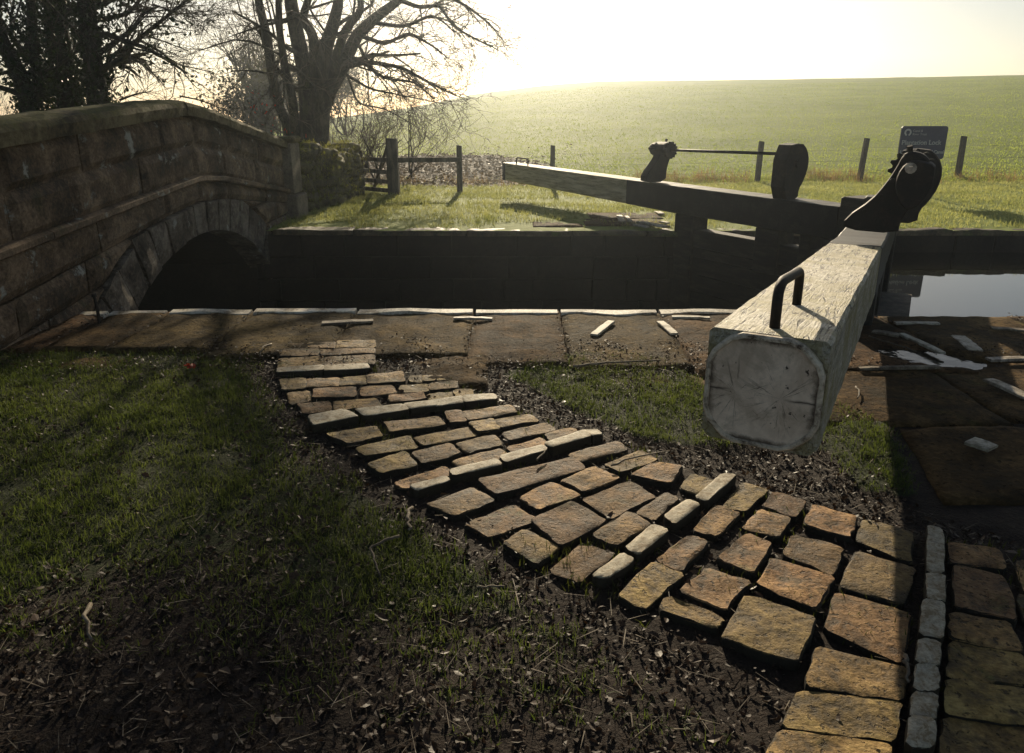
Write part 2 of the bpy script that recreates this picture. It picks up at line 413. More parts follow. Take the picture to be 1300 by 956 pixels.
def turf_near(x, y):
    """0..1 how much turf grows here on the near bank"""
    if inpoly(x, y, SETT_AREA): return 0.0
    if inpoly(x, y, LAWN_PATCH): return .75 + .5 * nz(x, y, 3, 2.2)
    px, py = topx(x, y) if y > .5 else (0, 2000)
    left = x < 0.9 and not inpoly(x, y, PAVE)
    if y < 3.6 and x > .3 and x < 3: left = left and (x < .3 + (2.4 - y) * .8)
    if left:
        g = 1.0
        if y < 2.3: g = max(0.0, 1 - (2.3 - y) * 1.0)
        if x < -.7 and y < 2.4: g = min(g, max(.12, 1 - (2.4 - y) * 1.3))
        # trodden edge next to the setts
        if px > 0:
            edge = np.interp(py, [430, 470, 540, 620, 690, 760, 860], [335, 335, 385, 490, 590, 720, 850])
            g *= min(1, max(.05, (edge - px) / 60 + .1)) if py < 900 else 1
            if py > 640: g *= .85
        return g * (.85 + .5 * nz(x, y, 1, 1.6))
    return .12

def near_h(x, y):
    h = -.045 + .012 * nz(x, y, 0, 2.3) + .008 * nz(x, y, 2, 7)
    if inpoly(x, y, SETT_AREA): h = -.027 + .006 * nz(x, y, 2, 9)
    elif inpoly(x, y, LAWN_PATCH): h += .02
    elif y < 5.0 and x < .6 and not inpoly(x, y, PAVE): h += .015
    elif inpoly(x, y, PAVE) or y > 4.75: h = -.04
    if y > 4.78: h = -.09
    return h

def axis(segs):
    out = []
    for a, b, n in segs: out += list(np.linspace(a, b, n, endpoint=False))
    out.append(segs[-1][1]); return out

def grid_obj(name, xs, ys, hf, tf, mat):
    nx, ny = len(xs), len(ys)
    vs = [(x, y, hf(x, y)) for y in ys for x in xs]
    fs = [(j * nx + i, j * nx + i + 1, (j + 1) * nx + i + 1, (j + 1) * nx + i) for j in range(ny - 1) for i in range(nx - 1)]
    o = raw(name, vs, fs, mat, smooth=True)
    a = o.data.attributes.new('turf', 'FLOAT', 'POINT')
    a.data.foreach_set('value', np.clip([tf(v[0], v[1]) for v in vs], 0, 1).astype(np.float32))
    return o

xs = axis([(-150, -20, 14), (-20, -5, 18), (-5, 4.2, 170), (4.2, 12, 16), (12, 150, 14)])
ys = axis([(-80, -4, 12), (-4, .9, 14), (.9, 5.3, 88), (5.3, 5.705, 4)])
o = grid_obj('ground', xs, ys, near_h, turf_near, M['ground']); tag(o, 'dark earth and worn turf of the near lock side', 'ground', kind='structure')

AZ = [-90, -40, -20, -12, -7, -3, 2, 6.3, 33, 90]
ZC = [0, -.6, .2, 1.3, 2.35, 3.55, 4.4, 4.85, 5.0, 4.5]
def far_h(x, y):
    r = math.hypot(x, y); az = math.degrees(math.atan2(x, y))
    zc = float(np.interp(az, AZ, ZC))
    d = max(0.0, y - 17.5) / max(.3, math.cos(R(min(70, abs(az))))) if y > 17.5 else 0.0
    if d <= 0: h = 0.0
    elif d < 75: h = zc * math.sin(math.pi / 2 * d / 75)
    else: h = zc - (d - 75) * .045
    h += .03 * nz(x, y, 5, .35) * min(1, max(0, y - 10.6)) + .015 * nz(x, y, 6, 1.7) * min(1, max(0, y - 10.6))
    if y < 11: h -= .03 * (11 - y)
    return h

LITTER = [(-2.7, 16.8), (-1.2, 16.3), (0.9, 16.9), (1.4, 18.2), (1.0, 20.0), (-.4, 22.0), (-2.8, 23.5), (-7, 24), (-9, 19), (-6, 16)]
def turf_far(x, y):
    if inpoly(x, y, LITTER): return .1
    if y < 15.5 and 13.6 < y and -1.5 < x < 3: return .8
    return 1.0
xs = axis([(-150, -30, 14), (-30, -8, 24), (-8, 13, 100), (13, 50, 38), (50, 150, 16)])
ys = axis([(FAR_EDGE + .02, 24, 90), (24, 45, 36), (45, 110, 40), (110, 190, 12)])
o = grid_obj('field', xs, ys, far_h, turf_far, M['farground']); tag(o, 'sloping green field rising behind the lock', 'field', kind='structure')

# lock and canal beds and water
b = MB(); b.box(-150, 150, NEAR_EDGE - .3, FAR_EDGE + .3, -4.4, -4.2); o = b.build('canal_bed', M['lockwall']); tag(o, 'dark bed of the canal', 'bed', kind='structure')
def water_sheet(name, x0, x1, z, label, sk0=0, sk1=0):
    o = raw(name, [(x0, NEAR_EDGE - .04, z), (x1, NEAR_EDGE - .04, z), (x1, FAR_EDGE + .04, z), (x0, FAR_EDGE + .04, z)], [(0, 1, 2, 3)], M['water'])
    return tag(o, label, 'water', kind='structure')
water_sheet('lock_water', -150, 3.6, -3.3, 'low dark water in the empty lock chamber')
# upper level: its left edge follows the two closed gate leaves
o = raw('canal_water', [(2.9, NEAR_EDGE - .04, -.33), (150, NEAR_EDGE - .04, -.33), (150, FAR_EDGE + .04, -.33), (2.5, FAR_EDGE + .04, -.33), (4.0, 7.95, -.33)], [(0, 1, 2, 3, 4)], M['water'])
tag(o, 'still canal water above the lock reflecting the sky', 'water', kind='structure')

# ------------------------------------------------------------------ stones
def stone(mb, quad, ztop, depth, gap=-.017, chf=.010, jit=.007, rough=.006, seg=5):
    """a rounded hewn stone standing on a four-cornered footprint"""
    q = [Vector((p[0], p[1])) for p in quad]
    c = sum(q, Vector((0, 0))) / 4
    # winding
    area = sum(q[i].x * q[(i + 1) % 4].y - q[(i + 1) % 4].x * q[i].y for i in range(4))
    if area < 0: q = q[::-1]
    q = [c + (p - c) * max(.5, 1 - gap / max(.02, (p - c).length)) for p in q]
    pts = []
    for i in range(4):
        a, b_ = q[i], q[(i + 1) % 4]
        L = (b_ - a).length; r = min(.2, .012 / max(L, .01))
        for k in range(seg + 1):
            u = r + (1 - 2 * r) * k / seg
            p = a.lerp(b_, u)
            nrm = Vector((b_.y - a.y, a.x - b_.x)).normalized()
            bow = math.sin(math.pi * u) * .004
            p = p + nrm * (bow * .6 + random.uniform(-jit, jit) * .6)
            pts.append(p)
    n = len(pts); sd = random.random() * 50
    size = min((q[0] - q[1]).length, (q[1] - q[2]).length)
    chf = min(chf, size * .22)
    rings = []
    tiltx, tilty = random.uniform(-.02, .02), random.uniform(-.02, .02)
    def zz(p): return (p.x - c.x) * tiltx + (p.y - c.y) * tilty
    def ins(p, d):
        v = p - c; L = v.length
        return c + v * max(.1, 1 - d / max(L, .02))
    rings.append([(p.x, p.y, ztop - depth) for p in pts])
    rings.append([(p.x, p.y, ztop - chf * 1.3 + zz(p)) for p in pts])
    r2 = [ins(p, chf * .35) for p in pts]; rings.append([(p.x, p.y, ztop - chf * .55 + zz(p) + rough * nz(p.x, p.y, sd, 14)) for p in r2])
    r3 = [ins(p, chf * 1.1) for p in pts]; rings.append([(p.x, p.y, ztop - chf * .12 + zz(p) + rough * nz(p.x, p.y, sd, 12)) for p in r3])
    for s in (.72, .48, .24):
        r4 = [c + (p - c) * s * (1 - chf * .8 / max(.05, (p - c).length)) for p in pts]
        rings.append([(p.x, p.y, ztop + zz(p) + rough * 1.6 * nz(p.x, p.y, sd, 10)) for p in r4])
    vs = [v for r in rings for v in r] + [(c.x, c.y, ztop + rough * nz(c.x, c.y, sd, 10))]
    fs = []
    for k in range(len(rings) - 1):
        for i in range(n):
            j = (i + 1) % n
            fs.append((k * n + i, k * n + j, (k + 1) * n + j, (k + 1) * n + i))
    L = (len(rings) - 1) * n
    for i in range(n): fs.append((L + i, L + (i + 1) % n, len(vs) - 1))
    mb.add(vs, fs)
    return (c.x, c.y)

def crop(ox, oy, s, z=0.0):
    return lambda q: [G(ox + q[i] / s, oy + q[i + 1] / s, z) for i in range(0, 8, 2)]
A_ = crop(340, 420, 3.8235); B_ = crop(520, 520, 3.8235); C_ = crop(700, 580, 3.344); D_ = crop(960, 580, 3.344)
SETTS = {
 'above the first rib, nearest the lock edge': (A_, [(75,62,195,58,195,80,72,84),(200,58,332,55,330,80,200,82),(340,50,515,46,515,80,338,84),(70,90,240,86,238,120,66,124),(262,92,512,86,515,112,262,118),(62,132,262,125,262,168,55,182),(285,128,508,120,510,162,282,170)]),
 'between the first and second raised ribs': (A_, [(60,240,180,234,178,275,75,284),(188,232,340,226,342,262,182,268),(362,228,484,220,478,256,360,262),(492,218,650,200,656,246,490,254),(690,215,745,212,750,238,695,240),(755,210,880,204,888,232,758,238),
    (95,298,195,285,205,332,112,346),(228,285,415,272,418,318,226,326),(458,270,600,262,615,298,462,308),(648,262,770,254,772,290,648,297),(792,254,912,245,917,276,790,282),
    (150,352,290,345,300,385,180,394),(328,335,520,322,545,360,330,376),(594,310,745,302,757,330,600,344),(783,302,900,292,912,324,788,330),(908,292,985,288,985,315,918,322)]),
 'between the second and third raised ribs': (A_, [(292,492,520,458,545,506,395,542),(568,445,820,416,850,456,608,490),(862,400,930,392,957,436,893,447),(945,398,1170,360,1202,396,983,437),
    (435,568,680,510,717,570,478,604),(718,508,975,460,1012,502,763,548),(984,445,1085,430,1117,476,1023,492),(1103,432,1270,403,1305,436,1143,467),
    (492,650,660,590,717,652,558,688),(703,588,880,543,927,592,758,637),(922,540,1095,496,1132,547,978,584),
    (620,728,850,653,902,692,688,758),(903,624,1125,570,1168,607,958,668)]),
 'between the second and third raised ribs ': (B_, [(456,104,660,57,707,96,488,141),(483,175,635,133,672,171,518,217),(663,120,785,93,822,121,698,152)]),
 'between the third and fourth raised ribs': (B_, [(92,455,300,376,402,440,230,508),(343,345,780,235,842,286,428,414),(783,214,1000,153,1047,191,828,254),
    (278,545,500,460,617,525,400,603),(546,425,690,360,822,420,628,482),(743,340,890,273,1017,325,848,392),(953,262,1115,196,1197,240,1028,297),
    (468,640,560,583,717,662,608,733),(603,545,790,458,947,545,733,652),(853,430,1060,350,1182,420,983,517),(1083,315,1190,260,1312,278,1262,356),
    (693,770,830,653,992,690,828,818),(898,605,1060,503,1167,565,1008,652),(1108,490,1240,398,1302,430,1193,527)]),
 'between the third and fourth raised ribs ': (C_, [(555,125,600,70,692,100,630,152)]),
 'between the fourth and fifth raised ribs': (C_, [(733,195,815,110,912,140,820,217),(608,300,700,210,797,240,708,327),(456,425,580,330,664,356,555,474),(290,575,430,450,550,500,393,628),
    (908,205,950,153,1074,190,1025,247),(820,300,885,226,1007,258,962,332),(713,430,830,333,932,370,850,487),(558,560,665,468,837,525,733,637),(473,640,510,590,722,680,680,718),(733,765,835,596,1112,690,1035,868)]),
 'between the fourth and fifth raised ribs ': (D_, [(213,285,250,208,422,260,385,337),(128,415,165,338,357,385,320,492),(18,540,75,438,317,515,245,642),(438,345,465,260,657,310,655,437),(363,540,430,403,670,470,612,612),(306,725,350,578,650,660,605,857),(225,975,272,818,628,900,600,1020),(130,1140,205,1000,598,1040,565,1190),(40,1330,115,1165,560,1215,520,1390)]),
 'in shade beyond the fifth rib, at the right': (D_, [(833,370,1020,396,1044,470,830,452),(843,468,1050,520,1097,692,846,637),(838,672,1065,712,1117,832,833,772),(838,792,1115,838,1152,962,828,934),(1105,445,1180,440,1232,560,1135,572),(1120,590,1240,590,1290,740,1150,700),(828,950,1152,985,1190,1135,818,1090),(815,1105,1192,1150,1215,1300,795,1260)]),
}
for where, (cf, qs) in SETTS.items():
    w = where.strip()
    for q in qs:
        mb = MB(); c = stone(mb, cf(q), random.uniform(-.008, .008), .13, chf=random.uniform(.004, .008), rough=.0055)
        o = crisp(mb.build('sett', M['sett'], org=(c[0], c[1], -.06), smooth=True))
        tag(o, 'worn brown stone sett ' + w, 'sett', 'setts ' + w)

RIBS = [
 ('straight raised rib of pale stones nearest the lock edge, first of the fan', A_, [(50,186,268,176,268,201,45,209),(273,176,480,166,494,191,271,200)]),
 ('raised rib of pale stones second from the lock edge, next to the small setts', A_, [(195,425,370,393,442,430,225,472),(425,390,655,366,686,396,475,427),(657,364,840,340,846,366,690,390),(842,342,945,328,952,360,815,379),(950,328,1100,320,1112,346,955,360)]),
 ('long raised rib of whitish stones in the middle of the fan of setts', A_, [(690,760,865,714,882,739,725,787),(885,693,1110,638,1137,666,905,722)]),
 ('short raised rib of stones, four blocks long, between the large setts under the beam', C_, [(610,185,720,86,787,92,662,202),(476,262,575,190,630,215,522,297),(313,400,430,298,497,325,377,427),(170,520,295,418,354,450,242,527)]),
 ('narrow grey raised rib of stones at the right, running along the shadow edge', D_, [(725,306,790,323,796,506,722,502),(722,508,798,515,796,630,718,614),(705,618,796,632,794,784,692,767),(690,795,774,808,773,906,675,892),(675,895,769,910,766,1005,668,1005),(664,1012,765,1018,758,1130,652,1122),(650,1130,757,1138,748,1260,636,1250)]),
]
for k, (lab, cf, qs) in enumerate(RIBS):
    quads = [cf(q) for q in qs]
    if k == 2: quads += [B_(q) for q in [(438,240,645,186,670,209,470,270),(653,178,850,116,882,146,690,202),(840,118,905,110,937,136,880,144)]]
    c0 = quads[len(quads) // 2][0]
    root = empty('raised_rib', (c0[0], c0[1], 0)); tag(root, lab, 'stone rib', 'raised foot ribs in the fan of setts')
    for q in quads:
        mb = MB(); stone(mb, q, random.uniform(.014, .024), .15, gap=-.006, chf=.005, jit=.004, rough=.003)
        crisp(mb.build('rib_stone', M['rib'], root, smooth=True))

# near coping stones along the lock edge and paving slabs behind them
PUD = G(1174, 450)
def slab(mb, x0, x1, y0, y1, z, depth=.12, sk=0.0, rough=.014, res=.055, chf=.009, zf=None):
    nx = max(3, int((x1 - x0) / res)); ny = max(3, int((y1 - y0) / res)); sd = random.random() * 40
    tx, ty = random.uniform(-.002, .002), random.uniform(-.002, .002)
    vs = []; 
    for j in range(ny + 1):
        for i in range(nx + 1):
            u, v = i / nx, j / ny
            x = x0 + (x1 - x0) * u + sk * (v - .5); y = y0 + (y1 - y0) * v
            if j in (0, ny): y += .022 * nz(x, sd, 0, 2.5) + .014 * nz(x, sd, 3, 9)
            if i in (0, nx): x += .015 * nz(sd, y, 0, 2.5) + .01 * nz(sd, y, 3, 9)
            e = min(u * (x1 - x0), (1 - u) * (x1 - x0), v * (y1 - y0), (1 - v) * (y1 - y0))
            h = z + rough * nz(x, y, sd, 2.2) + rough * .7 * nz(x, y, sd + 3, 6) + rough * .45 * nz(x, y, sd, 15) + tx * (x - x0) + ty * (y - y0)
            pd = math.hypot((x - PUD[0] + (y - PUD[1]) * .5) / .28, (y - PUD[1]) / .22); gq = math.exp(-pd ** 14) if pd < 1.6 else 0 if pd < 3 else 0; h = h * (1 - gq) + (z - .042) * gq
            if e < 1e-6: h -= chf
            elif e < res * 1.2: h -= chf * .12
            vs.append((x, y, h))
    w = nx + 1
    fs = [(j * w + i, j * w + i + 1, (j + 1) * w + i + 1, (j + 1) * w + i) for j in range(ny) for i in range(nx)]
    per = [i for i in range(nx + 1)] + [j * w + nx for j in range(1, ny + 1)] + [ny * w + i for i in range(nx - 1, -1, -1)] + [j * w for j in range(ny - 1, 0, -1)]
    o = len(vs); vs += [(vs[p][0], vs[p][1], z - depth) for p in per]
    for k in range(len(per)):
        k2 = (k + 1) % len(per)
        fs.append((per[k2], per[k], o + k, o + k2))
    mb.add(vs, fs)

def wall_face(mb, x0, x1, y, z0, z1, side, rows, bl, rough=.012):
    """coursed stone face on the plane y, facing side (-1 or +1)"""
    zs = np.linspace(z1, z0, rows + 1)
    for r in range(rows):
        x = x0 - random.random() * bl
        while x < x1:
            L = bl * random.uniform(.6, 1.5); a, b_ = max(x, x0), min(x + L, x1)
            if b_ - a > .08:
                d = random.uniform(-.012, .012)
                za, zb = zs[r + 1] + .006, zs[r] - .006
                ya = y + side * d; yb = y - side * .25
                c = .015
                mb.loft([[(a + .005, yb, za), (b_ - .005, yb, za), (b_ - .005, yb, zb), (a + .005, yb, zb)],
                         [(a + .005, ya - side * c, za), (b_ - .005, ya - side * c, za), (b_ - .005, ya - side * c, zb), (a + .005, ya - side * c, zb)],
                         [(a + .005 + c, ya, za + c), (b_ - .005 - c, ya, za + c), (b_ - .005 - c, ya, zb - c), (a + .005 + c, ya, zb - c)]])
            x += L

# near lock wall
lw = empty('lock_wall', (0, NEAR_EDGE, 0)); tag(lw, 'near lock wall whose big worn coping flags have a whitened edge', 'lock wall')
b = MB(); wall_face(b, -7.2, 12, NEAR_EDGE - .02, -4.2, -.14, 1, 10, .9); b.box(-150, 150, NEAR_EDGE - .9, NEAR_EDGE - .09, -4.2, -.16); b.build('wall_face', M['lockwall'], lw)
cuts = [-7.1, -5.6, -4.4, -3.2] + [G(px, 398)[0] for px in (213, 319, 452, 602, 710, 836, 960, 1110)] + [3.9, 5.1, 6.3, 7.6, 9.0, 10.5, 12]
fl = [4.72, 4.7, 4.72, 4.75, 4.75, 4.62, 4.6, 4.45, 4.35, 4.3, 4.3, 4.55, 4.6, 4.6, 4.6, 4.6, 4.6, 4.6, 4.6]
for i in range(len(cuts) - 1):
    a, b_ = cuts[i] + .004, cuts[i + 1] - .004
    e = NEAR_EDGE + random.uniform(-.03, .03) - (.12 if cuts[i] > 2.8 else 0)
    if cuts[i] < -2.8: e -= .06
    mb = MB(); slab(mb, a, b_, fl[i] + random.uniform(-.05, .05), e, random.uniform(-.004, .004), depth=.17, sk=random.uniform(-.04, .04), rough=.015)
    st = mb.build('coping_stone', M['flag'], lw, smooth=True)
    if cuts[i] < 2.7:                                      # whitened nosing
        mb = MB(); n = 9
        rings = []
        for k in range(n + 1):
            x = a + .01 + (b_ - a - .02) * k / n
            w = .10 + .05 * nz(x, i, 3, 3); zt = .014 + .01 * nz(x, i, 0, 3); ye = e + .012 + .012 * nz(x, 4, i, 2.4)
            rings.append([(x, ye - w, zt - .03), (x, ye - w + .006, zt - .004), (x, ye - .02, zt + .004), (x, ye, zt - .03), (x, ye - .01, zt - .13), (x, ye - w, zt - .13)])
        mb.loft(rings); mb.build('whitened_edge', M['edge'], st, smooth=False).location = (0, 0, 0)
        st.children[0].data.transform(Matrix.Translation(Vector((0, 0, 0))))
# far lock wall
fw = empty('lock_wall', (0, FAR_EDGE, 0)); tag(fw, 'far lock wall, black wet stone in shade under a thin pale coping', 'lock wall')
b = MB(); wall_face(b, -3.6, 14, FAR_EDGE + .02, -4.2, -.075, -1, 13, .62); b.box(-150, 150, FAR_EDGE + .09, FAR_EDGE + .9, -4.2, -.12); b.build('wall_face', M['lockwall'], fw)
x = -3.3
while x < 14:
    L = random.uniform(.8, 1.6); mb = MB()
    slab(mb, x + .008, x + L - .008, FAR_EDGE - random.uniform(.0, .05), FAR_EDGE + random.uniform(.14, .34), random.uniform(-.03, .0), depth=.07, res=.07, rough=.02)
    mb.build('coping_stone', M['farcope'], fw, smooth=True); x += L

# paving behind the near coping: broken flags
pv = MB()
for (px0, py0, px1, py1, z) in []: pass
slab(pv, G(478, 450)[0], G(620, 450)[0], 4.02, 4.6, -.02, rough=.04, res=.045)
slab(pv, -3.4, -1.9, 4.35, 4.68, -.035, rough=.015)
slab(pv, 1.55, 2.6, 3.5, 4.42, -.012, rough=.012); slab(pv, 2.62, 3.9, 3.55, 4.5, -.014, rough=.012); slab(pv, 3.92, 5.6, 3.5, 4.5, -.01)
slab(pv, 1.9, 3.1, 2.72, 3.48, -.02, rough=.014, sk=.2); slab(pv, 3.15, 4.7, 2.6, 3.5, -.02, rough=.014, sk=.1); slab(pv, 4.8, 6.5, 2.5, 3.5, -.02)
slab(pv, .55, 1.53, 3.85, 4.28, -.03, rough=.02)
slab(pv, 5.7, 8, 3.5, 4.5, -.02)
o = pv.build('paving', M['flag'], smooth=True); tag(o, 'uneven brown stone flags behind the lock edge', 'paving', kind='structure')

pv = MB(); slab(pv, 1.05, 2.25, FAR_EDGE + .36, 11.15, .012, rough=.014); slab(pv, 1.2, 2.3, 11.18, 11.85, .014, rough=.014); slab(pv, .3, 1.02, FAR_EDGE + .3, 10.9, .0, rough=.016)
o = pv.build('far_paving', M['flag'], smooth=True); tag(o, 'brown stone flags on the far lock side', 'paving', kind='structure')
# puddle
NP = 40; mb = MB(); ring_ = []
for k in range(NP):
    a = k / NP * 6.2832; dy = .22 * 1.12 * math.sin(a); ring_.append((PUD[0] + .28 * 1.12 * math.cos(a) - dy * .5, PUD[1] + dy, -.024))
mb.add(ring_ + [(PUD[0], PUD[1], -.024)], [(k, (k + 1) % NP, NP) for k in range(NP)]); o = mb.build('puddle', M['puddle']); tag(o, 'shallow puddle on the flags right of the beam', 'puddle', kind='structure')

# ------------------------------------------------------------------ battens lying / fixed on the flags
def batten(p0, p1, w, label, grp, mat='batten', h=.022, z=.004):
    a, b_ = Vector(p0), Vector(p1); d = (b_ - a).normalized(); n = Vector((-d.y, d.x)) * w / 2
    L = (b_ - a).length; c = (a + b_) / 2; mb = MB(); k = 7; rings = []
    for i in range(k + 1):
        t = i / k; p = a + d * L * t; ww = 1 + random.uniform(-.07, .07); dz = random.uniform(-.002, .002) + .004 * math.sin(t * 3.1)
        m = n * ww
        rings.append([(p.x - m.x, p.y - m.y, z), (p.x + m.x, p.y + m.y, z), (p.x + m.x, p.y + m.y, z + h * .75 + dz), (p.x + m.x * .85, p.y + m.y * .85, z + h + dz), (p.x - m.x * .85, p.y - m.y * .85, z + h + dz), (p.x - m.x, p.y - m.y, z + h * .75 + dz)])
    mb.loft(rings)
    o = mb.build('batten', M[mat], org=(c.x, c.y, z)); tag(o, label, 'batten', grp); return o
gN, gF = 'grip battens on the near lock side', 'grip battens on the far lock side'
for q in [
 (409, 412, 474, 409, .075, 'dark weathered batten lying just above the first setts', 'stick'),
 (576, 405.5, 625, 406.5, .045, 'white batten by the whitened edge left of the middle, level with the lock edge', None),
 (754, 427, 776, 410, .06, 'white batten slanting towards the lock, left one of a splayed pair', None),
 (838, 410, 856, 426, .06, 'white batten slanting away from the lock, right one of a splayed pair', None),
 (853, 404, 901, 405.5, .045, 'thin white batten beside the near end of the balance beam', None),
 (1136, 412, 1191, 412.5, .05, 'pale batten nearest the water beside the gate post', None),
 (1144, 426, 1196, 450, .05, 'long grey batten crossing the puddle at a slant', None),
 (1090, 470, 1192, 468, .035, 'thin rough batten lying along the near side of the puddle', 'stick'),
 (1216, 429, 1238, 447, .095, 'short wide grey batten in the beam shadow right of the puddle', None),
 (1254, 458.5, 1305, 457, .06, 'pale batten at the right edge of the photo, nearer of two lying level', None),
 (1258, 419, 1310, 422, .06, 'dark batten at the right edge of the photo near the water', 'stick'),
 (1254, 484, 1306, 507, .07, 'pale batten slanting out of the photo at the right edge', None),
 (1231, 562, 1260, 572, .10, 'short broken grey batten alone on the shaded flags', None),
 (1108, 422, 1142, 428, .07, 'dark batten half hidden behind the white beam', 'stick'),
]:
    x0, y0, x1, y1, w, lab, mt = q
    batten(G(x0, y0), G(x1, y1), w, lab, gN, mt or 'batten', .014, .004)
for q in [(786, 276, 790, 284, .09, 'short pale batten standing out leftmost on the far flags'), (795, 277, 800, 283, .06, 'small pale batten beside the leftmost one on the far flags'),
          (812, 284, 846, 291, .12, 'widest whitish batten on the far flags below the beam'), (834, 271, 840, 274, .1, 'small pale batten highest on the far flags'),
          (839, 284, 848, 286, .08, 'pale batten beside the far heel post'), (805, 288, 822, 291, .07, 'grey batten at the brink of the far lock wall')]:
    batten(G(q[0], q[1]), G(q[2], q[3]), q[4], q[5], gF, 'batten', .02, .02)
# ------------------------------------------------------------------ bridge
BX = -3.4
def cur(Y, pts): return float(np.interp(Y, [p[0] for p in pts], [p[1] for p in pts]))
TOP = [(1.5, 1.2), (4.9, 1.47), (7.4, 1.635), (8.0, 1.66), (8.6, 1.59), (11.3, 1.17)]
CPB = [(1.5, 1.05), (4.9, 1.3), (7.4, 1.475), (8.0, 1.505), (8.6, 1.44), (11.3, 1.03)]
STR = [(1.5, .42), (4.9, .645), (7.4, .82), (8.1, .865), (8.8, .80), (11.6, .37)]
ST2 = [(1.5, .1), (4.9, .29), (7.2, .52), (8.1, .60), (8.8, .56), (11.6, .19)]
AY, AR, AH, ATOP = 8.06, 3.25, 2.12, .27
def intr(Y):
    d = abs(Y - AY)
    if d > AH: return -4.2
    return ATOP - AR + math.sqrt(AR * AR - d * d) if d < AH else -4.2
def extr_gap(Y):
    return 0
br = empty('stone_bridge', (BX - 1.7, AY, 0)); tag(br, 'humpbacked dark stone bridge over the lock tail at the left', 'bridge')
def face_block(mb, y00, y01, z0a, z0b, z1a, z1b, x=BX, proud=0.0, rough=.011, j=.006, back=.3):
    """a rough hewn block in the bridge face: y range, bottom z at both ends, top z at both ends"""
    lo = z0a if callable(z0a) else (lambda y: z0a + (z0b - z0a) * (y - y00) / (y01 - y00))
    hi = z1a if callable(z1a) else (lambda y: z1a + (z1b - z1a) * (y - y00) / (y01 - y00))
    mh = max(hi(y00 + (y01 - y00) * q / 4) - lo(y00 + (y01 - y00) * q / 4) for q in range(5))
    ny = max(2, int((y01 - y00) / .06)); nzz = max(2, int(mh / .06)); sd = random.random() * 60
    d = proud + random.uniform(-.014, .014); vs = []
    for k in range(nzz + 1):
        for i in range(ny + 1):
            u, v = i / ny, k / nzz
            y = y00 + j + (y01 - y00 - 2 * j) * u
            zb = lo(y) + j; zt = hi(y) - j; thin = zt - zb < .02
            if thin: zt = zb + .001
            z = zb + (zt - zb) * v
            edge = i in (0, ny) or k in (0, nzz)
            xx = x + d + rough * nz(y, z, sd, 4.5) + rough * .7 * nz(y, z, sd + 5, 13) - (.036 if edge else 0) - (.06 if thin else 0)
            vs.append((xx, y, z))
    w = ny + 1
    fs = [(k * w + i, k * w + i + 1, (k + 1) * w + i + 1, (k + 1) * w + i) for k in range(nzz) for i in range(ny)]
    per = list(range(ny + 1)) + [k * w + ny for k in range(1, nzz + 1)] + [nzz * w + i for i in range(ny - 1, -1, -1)] + [k * w for k in range(nzz - 1, 0, -1)]
    o = len(vs); vs += [(x - back, vs[p][1], vs[p][2]) for p in per]
    for k in range(len(per)):
        k2 = (k + 1) % len(per); fs.append((per[k2], per[k], o + k, o + k2))
    mb.add(vs, fs)
def course(mb, lo, hi, y0, y1, bl, **kw):
    y = y0 - random.random() * bl * .4
    while y < y1:
        L = bl * random.uniform(.7, 1.4); a, b_ = max(y0, y), min(y1, y + L)
        if b_ - a > .1: face_block(mb, a, b_, lo(a), lo(b_), hi(a), hi(b_), **kw)
        y += L
Y0, Y1 = 1.5, 11.3
mid = lambda Y: (cur(Y, CPB) + cur(Y, STR)) / 2 + .02
mb = MB(); course(mb, lambda Y: cur(Y, STR), mid, Y0, Y1, .85); course(mb, mid, lambda Y: cur(Y, CPB), Y0, Y1, 1.0)
mb.build('parapet', M['bridge'], br, smooth=False)
# coping with a rounded top
mb = MB(); y = Y0
while y < Y1:
    L = random.uniform(.9, 1.5); b_ = min(Y1, y + L); n = 10; rings = []
    off = random.uniform(-.012, .012)
    for k in range(n + 1):
        yy = y + .006 + (b_ - y - .012) * k / n; zb, zt = cur(yy, CPB), cur(yy, TOP); q = .012 * nz(yy, 0, 2, 4); e = .006 if k in (0, n) else 0
        X0, X1 = BX + .055 + off + q, BX - .42 + q
        h = zt - zb
        pr = [(X0, zb), (X0 + .008, zb + h * .55), (X0 - .02, zb + h * .82), (X0 - .10, zt - .004 - e), (X0 - .24, zt + .006 - e + q * .5), (X1 + .10, zt - .004 - e), (X1 + .02, zb + h * .8), (X1, zb)]
        rings.append([(px_ + .01 * nz(yy, i, 5, 6), yy, pz + .012 * nz(yy, i, 1, 5)) for i, (px_, pz) in enumerate(pr)])
    mb.loft(rings); y = b_
mb.build('parapet_coping', M['coping'], br, smooth=False)
# string course
mb = MB(); y = Y0
while y < Y1 + .25:
    L = random.uniform(1.0, 1.7); b_ = min(Y1 + .25, y + L); n = 8; rings = []
    for k in range(n + 1):
        yy = y + .004 + (b_ - y - .008) * k / n; z = cur(yy, STR); q = .008 * nz(yy, 3, 2, 4)
        rings.append([(BX - .2, yy, z - .045), (BX + .03 + q, yy, z - .045), (BX + .05 + q, yy, z - .03), (BX + .05 + q, yy, z + .012), (BX - .0, yy, z + .03), (BX - .2, yy, z + .035)])
    mb.loft(rings); y = b_
mb.build('string_course', M['bridge'], br)
